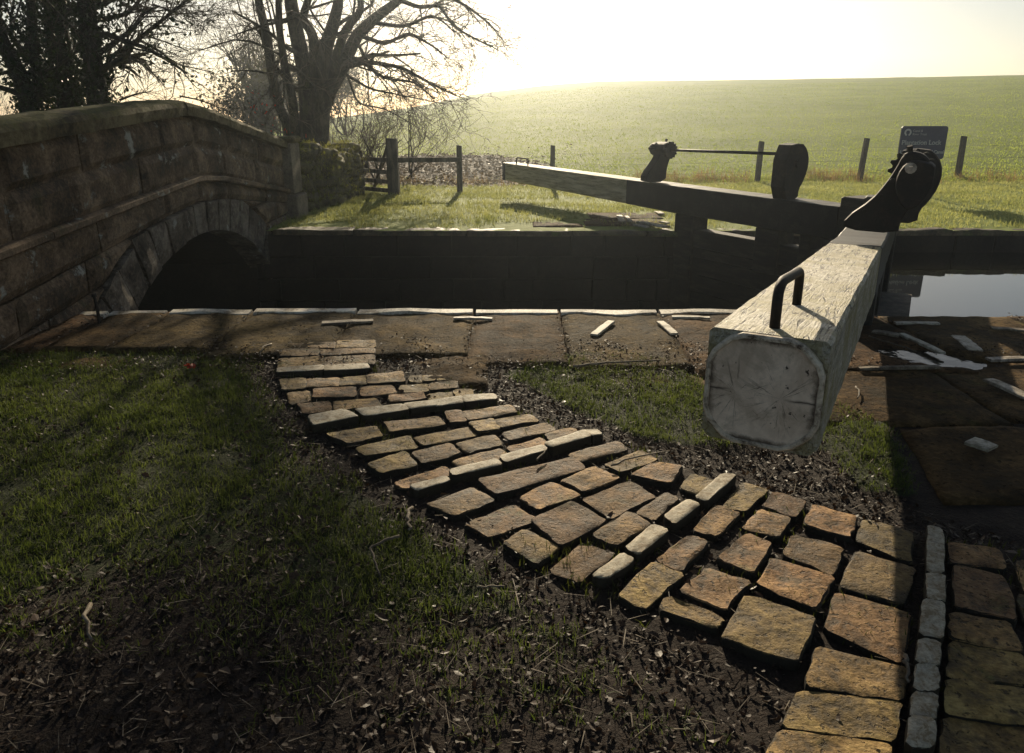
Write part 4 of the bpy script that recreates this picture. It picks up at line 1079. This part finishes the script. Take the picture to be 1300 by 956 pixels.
def leaves_mesh(name, pts, size, mat, flat=.5, normal=None):
    """small curled leaves: two quads folded along the midrib"""
    pts = np.asarray(pts, dtype=float); n = len(pts)
    a = rng.uniform(0, 2 * np.pi, n); el = rng.normal(0, flat, n); L = rng.uniform(size[0], size[1], n); roll = rng.normal(0, flat, n)
    u = np.stack([np.cos(a) * np.cos(el), np.sin(a) * np.cos(el), np.sin(el)], 1)
    s = np.stack([-np.sin(a) * np.cos(roll), np.cos(a) * np.cos(roll), np.sin(roll)], 1)
    up = np.cross(u, s); fold = rng.uniform(.0, .5, n)[:, None]
    U = u * L[:, None]; S = s * (L * rng.uniform(.25, .42, n))[:, None]; Z = up * L[:, None] * .35 * fold
    v = np.stack([pts - U * .5, pts - U * .08 + S + Z, pts + U * .5 + Z * .6, pts - U * .08 - S + Z], 1).reshape(-1, 3)
    base = (np.arange(n) * 4)[:, None]
    f = np.concatenate([base + np.array([[0, 1, 2]]), base + np.array([[0, 2, 3]])], 1).reshape(-1, 3)
    return raw(name, v, f, mat)

# near lawn
def scatter(n, x0, x1, y0, y1, wf, hf, power=1.0):
    out = []
    X = rng.uniform(x0, x1, n); Y = rng.uniform(y0, y1, n); K = rng.random(n)
    for x, y, k in zip(X, Y, K):
        if k < wf(x, y) ** power: out.append((x, y, hf(x, y)))
    return out
def lawnw(x, y):
    if inpoly(x, y, PAVE) and not inpoly(x, y, LAWN_PATCH): return 0
    if y > 4.72: return 0
    g = max(0, min(1, turf_near(x, y))) if turf_near(x, y) > .14 else 0
    c = nz(x, y, 8, 3.2) + .6 * nz(x, y, 8, 9)
    return g * max(.2, min(1, .7 + .9 * c))
pts = scatter(62000, -4.2, 2.0, 1.2, 4.75, lawnw, near_h)
blades('lawn_grass', pts, (.016, .046), (.0022, .0045), M['grass'], .85, 'short rough turf on the near lock side', 'grass', .7, 7, .017)
# little grass and moss in the joints between the setts
def jointw(x, y): return max(0, min(1, .1 + 1.6 * nz(x, y, 12, 2.4))) if inpoly(x, y, SETT_AREA) else 0
pts = scatter(9000, -2, 2.5, 1.4, 4.7, jointw, lambda x, y: -.025)
blades('joint_moss', pts, (.02, .045), (.003, .006), leafy('joint_moss_leaf', (.03, .038, .006), (.09, .10, .018), 3, .4), .6, 'moss and fine grass in the joints of the setts', 'moss', .5, 4, .01)
# dark leaf litter around the setts and in the foreground
def litw(x, y):
    if inpoly(x, y, PAVE) and not inpoly(x, y, LAWN_PATCH): return .0
    if y > 4.7: return 0
    if inpoly(x, y, SETT_AREA): return .35
    t = turf_near(x, y)
    return max(.06, 1 - t)
pts = scatter(70000, -4, 2.7, 1.1, 4.6, litw, lambda x, y: near_h(x, y) + random.random() * .014)
o = curled_leaves('leaf_litter', pts, (.008, .032), M['litter'], .5); tag(o, 'dark rotting leaf litter between the setts and the turf', 'leaf litter', kind='stuff')
pts = scatter(900, -4, 2.6, 1.2, 4.6, lambda x, y: .13 * litw(x, y) + (.05 if lawnw(x, y) > 0 else 0), lambda x, y: near_h(x, y) + .012 + random.random() * .018)
o = curled_leaves('pale_leaves', pts, (.008, .024), M['palelitter'], .5); tag(o, 'pale dry leaf scraps scattered over turf and earth', 'leaf litter', kind='stuff')
pts = scatter(9000, -4, 2.7, 1.1, 4.6, lambda x, y: .55 * litw(x, y), lambda x, y: near_h(x, y) + .008 + random.random() * .012)
blades('twig_litter', pts, (.03, .11), (.0018, .0042), M['stick'], 1.5, 'fine broken twigs and straw on the dark earth', 'twig litter', .02)
def dirtw(x, y):
    if math.hypot((x - PUD[0] + (y - PUD[1]) * .5) / .28, (y - PUD[1]) / .22) < 1.35: return 0
    j = min(abs(x - c) for c in cuts); v = nz(x, y, 21, 2.0) + .5 * nz(x, y, 22, 7)
    w = max(0, 1 - j / .05) * .5 + max(0, (4.95 - y) / .5) * max(0, .35 + v) + (.25 if v > .5 else 0)
    return max(0, min(.8, w))
pts = scatter(26000, -3.3, 5.5, 4.3, 5.6, dirtw, lambda x, y: .004 + random.random() * .012)
o = curled_leaves('joint_litter', pts, (.008, .028), M['litter'], .4); tag(o, 'dark leaf dirt gathered in the joints of the lock side flags', 'leaf litter', kind='stuff')
pts = scatter(5000, -4, 2.7, 1.1, 4.6, lambda x, y: .6 * litw(x, y) * (1 if nz(x, y, 31, 3) > 0 else .2), lambda x, y: near_h(x, y) + .012 + random.random() * .012)
o = curled_leaves('broad_leaves', pts, (.024, .05), leafy('broad_leaf', (.018, .010, .006), (.085, .05, .027), 5, .15, .5), .35); tag(o, 'larger brown leaves lying on the dark earth', 'leaf litter', kind='stuff')
# far bank turf
def fbw(x, y):
    if y < 10.75 + .25 * nz(x, 0, 3, .9) and not (x > 5.5): 
        return .35 + .9 * nz(x, y, 7, 1.5)
    if .3 < x < 2.35 and y < (11.85 if x > 1.1 else 10.9) + .12 * nz(x, y, 1, 2): return .03
    if -1.5 < x < 3.2 and 13.3 + .25 * nz(x, 1, 1, .6) < y < 14.0 + .3 * nz(x, 5, 1, .7): return .22
    if inpoly(x, y, LITTER): return .1
    return max(.25, min(1, .75 + .7 * nz(x, y, 2, 1.1)))
pts = scatter(44000, -4.5, 14, 10.3, 18.2, fbw, far_h)
blades('bank_turf', pts, (.03, .08), (.006, .011), M['bankgrass'], .6, 'pale frosted turf on the far bank below the field', 'grass', .6, 4, .035)
pts = [p for p in scatter(3800, -3.5, 18, 16.0, 19.0, lambda x, y: max(0, (.5 + 1.3 * nz(x, 0, 4, .7)) * math.exp(-((y - (17.8 if x > 3 else 17.0)) / .45) ** 2)) * (1 if x > 3 else .35), far_h)]
blades('dead_grass', pts, (.12, .34), (.006, .012), M['deadgrass'], .5, 'brown dead grass clumps along the field fence', 'dead grass', .9, 8, .06)
pts = []
U = rng.random(90000); Ys = 17.6 + 36 * U ** 1.7; Xs = rng.uniform(-.45, .8, 90000) * Ys
for x, y in zip(Xs, Ys):
    if not inpoly(x, y, LITTER): pts.append((x, y, far_h(x, y) - .01))
blades('field_crop', pts, (.025, .055), (.014, .024), M['crop'], .6, 'short young green crop covering the sloping field', 'crop', .5, 2, .07)
pts = scatter(11000, -9, 2, 15.8, 24, lambda x, y: 1.0 if inpoly(x, y, LITTER) else .02, lambda x, y: far_h(x, y) + .03 + random.random() * .03)
o = curled_leaves('fallen_leaves', pts, (.05, .13), leafy('fallen_leaf', (.06, .045, .033), (.24, .19, .145), 2, .25), .4); tag(o, 'brown fallen leaves lying under the bare trees', 'leaf litter', kind='stuff')
# moss hanging on the dry stone wall
mp_ = []
for q in moss_pts:
    for k in range(30): mp_.append((q[0] + random.gauss(0, .12), q[1] - .05 + random.gauss(0, .12), q[2] + random.uniform(.02, .13)))
mo = blades('moss', mp_, (.04, .12), (.006, .012), M['moss'], .9, None, None, 1.9, 3, .03)
mo.data.transform(Matrix.Translation(-dw.location)); mo.parent = dw

# single things lying about
def twig(pts, r, label, mat='stick'):
    P = [Vector((*G(px, py), z)) for px, py, z in pts]; c = P[0]
    mb = MB(); Q = []
    for i in range(len(P) - 1):
        for k in range(4): t = k / 4; q = P[i].lerp(P[i + 1], t); Q.append((q.x + random.gauss(0, r * .5), q.y + random.gauss(0, r * .5), q.z))
    Q.append(tuple(P[-1])); rad = [r * (1 - .5 * i / len(Q)) for i in range(len(Q))]
    mb.tube(Q, rad, 6); o = mb.build('twig', M[mat], org=tuple(c), smooth=True); tag(o, label, 'twig', 'twigs on the ground'); return o
twig([(521, 645, .0), (519, 660, .01), (519, 674, .005)], .009, 'stubby brown twig just below the white middle rib')
twig([(507, 687, .02), (490, 693, .025), (470, 702, .02), (476, 716, .02), (483, 732, .0)], .006, 'hooked pale twig on the turf left of the large setts')
twig([(113, 768, .0), (110, 790, .02), (117, 815, .01)], .008, 'bent twig on bare earth at lower left')
twig([(728, 469, .02), (770, 466, .03), (838, 461, .02)], .009, 'long straight twig across the turf patch left of the beam')
twig([(776, 596, .02), (800, 588, .025), (850, 577, .02)], .005, 'thin twig lying over the big setts under the beam end')
twig([(682, 592, .03), (688, 586, .035), (693, 581, .04)], .005, 'tiny pale stick across the middle rib')
twig([(1086, 493, .01), (1092, 500, .012), (1088, 508, .01)], .006, 'small curled twig right of the white beam')
twig([(1102, 430, .02), (1120, 437, .025), (1150, 445, .02), (1163, 448, .01)], .007, 'dark branching twig reaching into the puddle', 'twig')
twig([(1148, 836, .01), (1150, 850, .015), (1153, 870, .01)], .007, 'twig in the joint beside the dark right rib')
twig([(640, 748, .01), (622, 749, .015), (605, 748, .01)], .004, 'short thin stick below the large setts')
twig([(345, 438, .01), (334, 446, .03), (330, 452, .0)], .006, 'whitish twig at the turf edge above the first setts')
x, y = G(241, 470); o = curled_leaves('red_leaf', [(x, y, .02), (x + .02, y + .01, .03), (x - .015, y, .035)], (.05, .07), M['redleaf'], .5); tag(o, 'bright red leaf lying on the shaded lawn', 'leaf')

# ------------------------------------------------------------------ trees
class Tree:
    def __init__(s): s.v = []; s.f = []; s.tips = []
    def tube(s, pts, rad, n):
        mb = MB(); mb.tube(pts, rad, n, cap=False); o = len(s.v); s.v += mb.v; s.f += [tuple(i + o for i in f) for f in mb.f]
def grow(tr, tw, p, d, L, r, lev, maxlev, droop=.0, up=.12, wig=.22, kids=(3, 5), zmin=.2):
    """one limb and its offshoots; thick limbs go to tr, twigs to tw"""
    n = 5 if lev < 2 else 4; pts = [p.copy()]; rad = [r]; q = p.copy(); dd = d.normalized()
    for k in range(n):
        dd = (dd + Vector((random.gauss(0, wig), random.gauss(0, wig), random.gauss(0, wig) + up - droop * k / n))).normalized()
        q = q + dd * L / n
        if q.z < zmin: dd.z = abs(dd.z); q.z = zmin
        pts.append(q.copy()); rad.append(max(.0028, r * (1 - .62 * (k + 1) / n)))
    if r > .022: tr.tube(pts, rad, 7 if r > .05 else 5)
    else: tw.tube(pts, rad, 3)
    tw.tips.append(q.copy())
    if lev >= maxlev: return
    for k in range(random.randint(*kids)):
        t = random.uniform(.25, 1.0); i = min(n - 1, int(t * n)); fr = t * n - i; b = pts[i].lerp(pts[i + 1], min(1, fr)); rb = (rad[i] + (rad[i + 1] - rad[i]) * min(1, fr)) * random.uniform(.5, .75)
        ax = (pts[i + 1] - pts[i]).normalized(); o_ = ax.orthogonal().normalized(); o_.rotate(Matrix.Rotation(random.uniform(0, 6.283), 3, ax)) 
        a = R(random.uniform(28, 62)); nd = ax * math.cos(a) + o_ * math.sin(a)
        grow(tr, tw, b, nd, L * random.uniform(.5, .78), max(.004, rb), lev + 1, maxlev, droop, up, wig, kids, zmin)
def tri_quads(t):
    return t.v, t.f
def tree_parts(root, tr, tw, tname='trunk', cname='crown', tmat='bark', cmat='twig'):
    for t, nm, m in ((tr, tname, tmat), (tw, cname, cmat)):
        if not t.v: continue
        me = bpy.data.meshes.new(nm); vs = np.array(t.v) - np.array(root.location)
        o = raw(nm, vs, np.array(t.f), M[m], smooth=True); o.parent = root
def stem(tr, px, rad, Y, n=9):
    P = []
    for q in px:
        yy = Y + (q[2] if len(q) > 2 else 0); P.append(Vector(V(q[0], q[1], yy)))
    Q = []; RR = []
    for i in range(len(P) - 1):
        for k in range(4): t = k / 4; Q.append(P[i].lerp(P[i + 1], t)); RR.append(rad[i] + (rad[i + 1] - rad[i]) * t)
    Q.append(P[-1]); RR.append(rad[-1])
    Q2 = [Q[0]] + [(Q[i - 1] + Q[i] * 2 + Q[i + 1]) / 4 for i in range(1, len(Q) - 1)] + [Q[-1]]
    tr.tube(Q2, RR, n); return Q2, RR

# the big many-stemmed tree behind the bridge end
random.seed(21)
TY = 16.0
bx = V(412, 200, TY); bt = empty('bare_tree', (bx[0], TY, 0)); tag(bt, 'big bare tree with many stems behind the end of the bridge', 'tree')
tr, tw = Tree(), Tree()
c2 = lambda *q: [(250 + q[i] / 3.1875, q[i + 1] / 3.1875) for i in range(0, len(q), 2)]
stems = [
 (c2(470, 760, 465, 600, 450, 420, 438, 290, 400, 120, 380, 0, 350, -160), [.25, .235, .19, .165, .15, .13, .09], 4),
 (c2(500, 620, 505, 420, 512, 220, 555, 90, 575, 0, 560, -170), [.17, .165, .15, .125, .1, .07], 4),
 (c2(505, 480, 540, 360, 590, 270, 648, 140, 735, 62, 820, 0, 880, -60), [.12, .15, .145, .125, .10, .08, .05], 4),
 (c2(385, 640, 370, 510, 331, 420, 302, 290, 285, 150, 252, 20, 225, -150), [.125, .12, .11, .1, .09, .085, .05], 4),
 (c2(412, 640, 398, 500, 386, 390, 354, 260, 335, 130, 330, 0, 340, -150), [.10, .095, .085, .08, .07, .065, .045], 4),
 (c2(490, 420, 480, 250, 470, 140, 425, 75, 470, -60), [.13, .12, .1, .085, .06], 3),
 (c2(540, 330, 560, 240, 600, 120, 670, 40, 640, -90), [.12, .1, .085, .07, .05], 4),
]
for px, rad, kk in stems:
    px = [(a, b_, random.uniform(-.4, .4) * (i > 1)) for i, (a, b_) in enumerate(px)]
    Q, RR = stem(tr, px, rad, TY)
    top = Q[-1]; d = (Q[-1] - Q[-4]).normalized()
    for k in range(3): grow(tr, tw, top, d + Vector((random.gauss(-.15, .45), random.gauss(0, .5), .15)), random.uniform(1.5, 2.3) if px[0][0] > 405 else random.uniform(2.2, 3.2), RR[-1] * .8, 0, 4, .05, .08, .2, (4, 6))
    for k in range(kk):
        i = random.randint(len(Q) // 3, len(Q) - 2); s = 1 if random.random() < .65 else -1
        nd = Vector((s * random.uniform(.4, 1), random.uniform(-.7, .7), random.uniform(.1, .7)))
        grow(tr, tw, Q[i], nd, random.uniform(1.4, 2.4), RR[i] * .35, 1, 4, .12, .02, .24)
# low spreading limbs on the right, drooping
for pts_, r0 in ((c2(590, 275, 690, 250, 830, 272, 940, 335, 1050, 388), .06), (c2(600, 255, 640, 230, 760, 320, 880, 330, 960, 400), .05), (c2(655, 140, 760, 180, 860, 130, 960, 190, 1010, 230), .05), (c2(640, 160, 720, 300, 790, 320, 840, 400), .04), (c2(700, 90, 840, 110, 950, 60, 1000, 90, 1040, 130), .045), (c2(820, 0, 900, 30, 980, 20, 1040, 110, 1130, 160, 1200, 190), .05), (c2(900, -60, 1010, -20, 1100, 30, 1190, 100, 1210, 130), .045), (c2(380, 85, 300, 95, 200, 125, 125, 152), .035), (c2(600, 300, 700, 360, 800, 380, 1000, 420), .035), (c2(610, 310, 650, 420, 760, 440, 870, 500), .03)):
    pts_ = [(a, b_, random.uniform(-.6, .2) * (i > 0)) for i, (a, b_) in enumerate(pts_)]
    rad = [r0 * (1 - .75 * i / (len(pts_) - 1)) for i in range(len(pts_))]; Q, RR = stem(tr, pts_, rad, TY, 5)
    for i in range(4, len(Q)):
        for rep in range(2 if i % 2 else 1):
            ax = (Q[i] - Q[i - 1]).normalized(); nd = ax * .8 + Vector((random.uniform(-.2, .5), random.gauss(0, .5), random.uniform(-.55, .55)))
            grow(tr, tw, Q[i], nd, random.uniform(.5, 1.0), max(.006, RR[i] * .5), 2, 4, .2, .02, .28, (2, 4))
tree_parts(bt, tr, tw)

# ivy-grown trees at the left, behind the bridge
random.seed(33)
def ivy_tree(px_stems, Y, label, nleaf, limb, ivy_r=.3, sides=0):
    x, y, z = V(px_stems[0][0][0][0], px_stems[0][0][0][1], Y)
    root = empty('ivy_tree', (x, Y, 0)); tag(root, label, 'tree', 'ivy grown trees behind the bridge')
    tr, tw = Tree(), Tree(); lp = []
    for px, rad in px_stems:
        Q, RR = stem(tr, px, rad, Y)
        d = (Q[-1] - Q[-4]).normalized()
        for k in range(4): grow(tr, tw, Q[-1], d + Vector((random.gauss(0, .4), random.gauss(0, .4), .1)), random.uniform(1.8, 2.6), RR[-1] * .7, 0, 3, .05, .08, .22)
        for k in range(limb):
            i = random.randint(len(Q) // 4, len(Q) - 1); s = random.choice((-1, 1, 1)) if sides == 0 else sides
            grow(tr, tw, Q[i], Vector((s * random.uniform(.6, 1), random.gauss(0, .5), random.uniform(.0, .6))), random.uniform(1.2, 2.0), RR[i] * .35, 1, 4, .1, .03, .26)
        m = max(1, len(Q))
        for k in range(nleaf):
            t = random.random() ** .8; i = min(m - 2, int(t * (m - 1))); p = Q[i].lerp(Q[i + 1], random.random())
            a = random.uniform(0, 6.283); lump = 1 + .8 * nz(p.x * 2 + math.cos(a), p.y + math.sin(a), p.z, 1.3)
            rr_ = RR[i] + abs(random.gauss(0, ivy_r * lump * (.3 + 1.2 * t)))
            lp.append((p.x + rr_ * math.cos(a), p.y + rr_ * math.sin(a), p.z + random.gauss(0, .1)))
    tips = tw.tips
    for k in range(int(nleaf * .35)):
        q = random.choice(tips)
        if nz(q.x, q.y, q.z, .8) > -.05: lp.append((q.x + random.gauss(0, .16), q.y + random.gauss(0, .16), q.z + random.gauss(0, .16)))
    tree_parts(root, tr, tw)
    o = leaves_mesh('ivy', np.array(lp) - np.array(root.location), (.05, .11), M['ivy'], .8); o.parent = root
LY = 13.0
ivy_tree([([(44, 190), (38, 135), (24, 92), (6, 60), (-12, 10), (-20, -70)], [.17, .15, .13, .11, .1, .08]), ([(38, 140), (52, 118), (45, 85), (40, 30), (38, -60)], [.10, .09, .08, .07, .06])], LY, 'forked dark tree at the far left, bare lower trunk and leafy top', 1500, 4, .2)
ivy_tree([([(94, 190), (90, 135), (80, 90), (72, 40), (70, -10), (66, -90)], [.3, .26, .22, .2, .18, .12])], LY + 1.2, 'thickest ivy covered trunk behind the bridge, in the middle of three', 5200, 6, .30)
ivy_tree([([(128, 190), (125, 130), (119, 85), (112, 30), (108, -20), (104, -100)], [.2, .18, .16, .15, .13, .1])], LY + .5, 'slender ivy covered tree with bare branches reaching right over the bridge', 3000, 3, .2)
# sweeping bare branches to the right of the third trunk
sb_ = empty('bare_tree', (V(150, 170, 14.6)[0], 14.6, 0)); tag(sb_, 'small bare tree whose thin branches spread over the bridge crown', 'tree')
tr, tw = Tree(), Tree(); c8 = lambda *q: [(q[i] / 3.939, q[i + 1] / 3.939) for i in range(0, len(q), 2)]
for pts_, r0 in ((c8(500, 760, 505, 600, 540, 320, 600, 320, 600, 270, 700, 190, 800, 110, 900, 30, 980, -40), .075), (c8(600, 270, 700, 310, 780, 380, 830, 440), .03), (c8(690, 195, 790, 250, 880, 320, 1060, 360), .03), (c8(500, 100, 640, 70, 700, 0, 760, -60), .05), (c8(720, 175, 830, 210, 930, 250), .02), (c8(600, 500, 680, 470, 760, 455), .025), (c8(520, 350, 640, 290, 640, 150, 700, 60), .035), (c8(900, 480, 1000, 500, 1100, 540, 1200, 580), .018), (c8(760, 20, 900, 70, 1010, 60, 1110, 40), .018)):
    pts_ = [(a, b_, random.uniform(-.4, .3)) for a, b_ in pts_]; rad = [r0 * (1 - .75 * i / (len(pts_) - 1)) for i in range(len(pts_))]; Q, RR = stem(tr, pts_, rad, 14.6, 5)
    for i in range(3, len(Q)):
        for rep in range(2):
            ax = (Q[i] - Q[i - 1]).normalized(); nd = ax * .9 + Vector((random.uniform(-.1, .5), random.gauss(0, .4), random.uniform(-.5, .5)))
            grow(tr, tw, Q[i], nd, random.uniform(.4, .85), max(.005, RR[i] * .5), 3, 4, .12, .03, .28, (2, 3))
tree_parts(sb_, tr, tw)

# shrubs
def shrub(px, py, Y, label, n, L, leaf=0, name='bare_shrub', spread=.5, mat='twig', maxlev=3, group=None, up=.14, lsz=(.05, .1), lmat='bushleaf', z0=None):
    x, _, z = V(px, py, Y); z = far_h(x, Y) if z0 is None else z0
    root = empty(name, (x, Y, z)); tag(root, label, 'shrub' if 'shrub' in name else 'tree', group); tr, tw = Tree(), Tree()
    for k in range(n):
        d = Vector((random.gauss(0, spread), random.gauss(0, spread), 1)); p = Vector((x + random.gauss(0, .12 * L), Y + random.gauss(0, .12 * L), z - .05))
        grow(tr, tw, p, d, L * random.uniform(.7, 1.2), random.uniform(.014, .03) * L * .8, 0, maxlev, .08, up, .2, (3, 5), z + .05)
    tips = tw.tips; tree_parts(root, tr, tw, 'stem', 'twigs', 'bark', mat)
    if leaf:
        lp = []
        for k in range(leaf): q = random.choice(tips); lp.append((q.x + random.gauss(0, .12 * L), q.y + random.gauss(0, .12 * L), q.z + random.gauss(0, .1 * L)))
        o = leaves_mesh('foliage', np.array(lp) - np.array(root.location), lsz, M[lmat], .8); o.parent = root
    return root
random.seed(5)
shrub(480, 200, 17.2, 'bare shrub with upright stems behind the barred gate', 5, 1.25, spread=.35)
shrub(520, 195, 18.0, 'bare shrub leaning right over the leaf litter', 4, 1.3, spread=.5)
shrub(448, 200, 17.8, 'dense bare shrub close behind the big tree', 6, 1.4, spread=.35)
shrub(372, 200, 13.4, 'shrub of red winter leaves between the bridge pillar and the tree', 5, .85, 260, 'red_shrub', .18, lsz=(.04, .08), lmat='redleaf')
for px, Y, L, n, lf, lab in ((325, 30, 1.7, 9, 3200, 'hazy rounded thicket beyond the bridge, nearest the gap in the trees'), (362, 34, 2.3, 9, 2600, 'hazy tall thicket seen between the stems of the big tree'), (395, 30, 2.2, 8, 1500, 'hazy thicket low behind the big trunk'), (440, 38, 2.6, 8, 1200, 'hazy thicket at the foot of the field right of the trunk')):
    shrub(px, 185, Y, lab, n, L, lf, 'hazy_shrub', .35, maxlev=4, lsz=(.10, .2), group='thickets in the haze')
x, y, z = V(338, 170, 36); ht = empty('bare_tree', (x, 36, far_h(x, 36))); tag(ht, 'pale hazy bare tree far behind the big one', 'tree'); tr, tw = Tree(), Tree()
for d in (Vector((-.1, 0, 1)), Vector((.1, .1, 1)), Vector((.25, -.1, 1))): grow(tr, tw, Vector((x, 36, ht.location.z - .1)), d, 3.4, .22, 0, 4, .0, .22, .13, (3, 5))
tree_parts(ht, tr, tw)
x = V(20, 170, 30)[0]; ht = empty('bare_tree', (x, 30, 0)); tag(ht, 'thin bare tree far off behind the ivy grown trunks', 'tree'); tr, tw = Tree(), Tree()
for d in (Vector((-.3, 0, 1)), Vector((.25, .1, 1))): grow(tr, tw, Vector((x, 30, -.1)), d, 3.2, .14, 0, 4, .0, .1, .2, (4, 6))
tree_parts(ht, tr, tw)
shrub(8, 170, 18, 'bare shrub at the left edge behind the bridge', 6, 1.6, spread=.5, z0=0.0)

# ------------------------------------------------------------------ air
mb = MB(); mb.box(-170, 170, -95, 205, -6.0, 16.5); hz = mb.build('haze', M['black']); tag(hz, 'pale morning haze hanging over the whole place', 'haze', kind='stuff')
m, nt, out = new_mat('haze'); pv_ = nt.nodes.new('ShaderNodeVolumePrincipled')
pv_.inputs['Color'].default_value = (.80, .90, 1.0, 1); pv_.inputs['Density'].default_value = .0018; pv_.inputs['Anisotropy'].default_value = .78
pv_.inputs['Density Attribute'].default_value = ''
nt.links.new(pv_.outputs[0], out.inputs['Volume'])
try: m.cycles.homogeneous_volume = True
except Exception: pass
hz.data.materials.clear(); hz.data.materials.append(m)

# ------------------------------------------------------------------ light
SUN_EL, SUN_AZ = R(20.0), R(1.0)           # azimuth right of straight ahead
w = bpy.data.worlds.new('World'); sc.world = w; w.use_nodes = True; nt = w.node_tree
sky = nt.nodes.new('ShaderNodeTexSky'); sky.sky_type = 'NISHITA'; sky.sun_disc = False; sky.sun_elevation = SUN_EL; sky.sun_rotation = SUN_AZ
sky.dust_density = 0.8; sky.air_density = 0.8; sky.ozone_density = 1.0
bg = nt.nodes['Background']; bg.inputs[1].default_value = .066
mxw = nt.nodes.new('ShaderNodeMix'); mxw.data_type = 'RGBA'; mxw.blend_type = 'MULTIPLY'; mxw.inputs[0].default_value = 1; mxw.inputs[7].default_value = (1.0, .91, .80, 1)
nt.links.new(sky.outputs[0], mxw.inputs[6]); nt.links.new(mxw.outputs[2], bg.inputs[0])
sd = bpy.data.lights.new('sun', 'SUN'); sd.energy = 5.0; sd.angle = R(.5); sd.color = (1.0, .85, .61)
so = bpy.data.objects.new('sun', sd); C.objects.link(so)
dv = Vector((math.sin(SUN_AZ) * math.cos(SUN_EL), math.cos(SUN_AZ) * math.cos(SUN_EL), math.sin(SUN_EL)))
so.rotation_euler = dv.to_track_quat('Z', 'Y').to_euler(); so.location = dv * 60

# ------------------------------------------------------------------ camera, render
cd = bpy.data.cameras.new('camera'); cam = bpy.data.objects.new('camera', cd); C.objects.link(cam)
cam.location = (0, 0, EYE); cam.rotation_euler = (R(90) - TH, 0, 0)
cd.sensor_width = 36; cd.lens = F / 1300 * 36; cd.shift_y = -45 / 1300; cd.clip_end = 2000; cd.clip_start = .05
sc.camera = cam
sc.render.engine = 'CYCLES'; cy = sc.cycles; cy.use_denoising = True; cy.max_bounces = 6; cy.diffuse_bounces = 3; cy.glossy_bounces = 3; cy.transmission_bounces = 3; cy.volume_bounces = 0; cy.transparent_max_bounces = 4
cy.sample_clamp_indirect = 6
vs_ = sc.view_settings; vs_.view_transform = 'Standard'; vs_.look = 'None'; vs_.gamma = 1; vs_.use_curve_mapping = False; vs_.exposure = 0.43
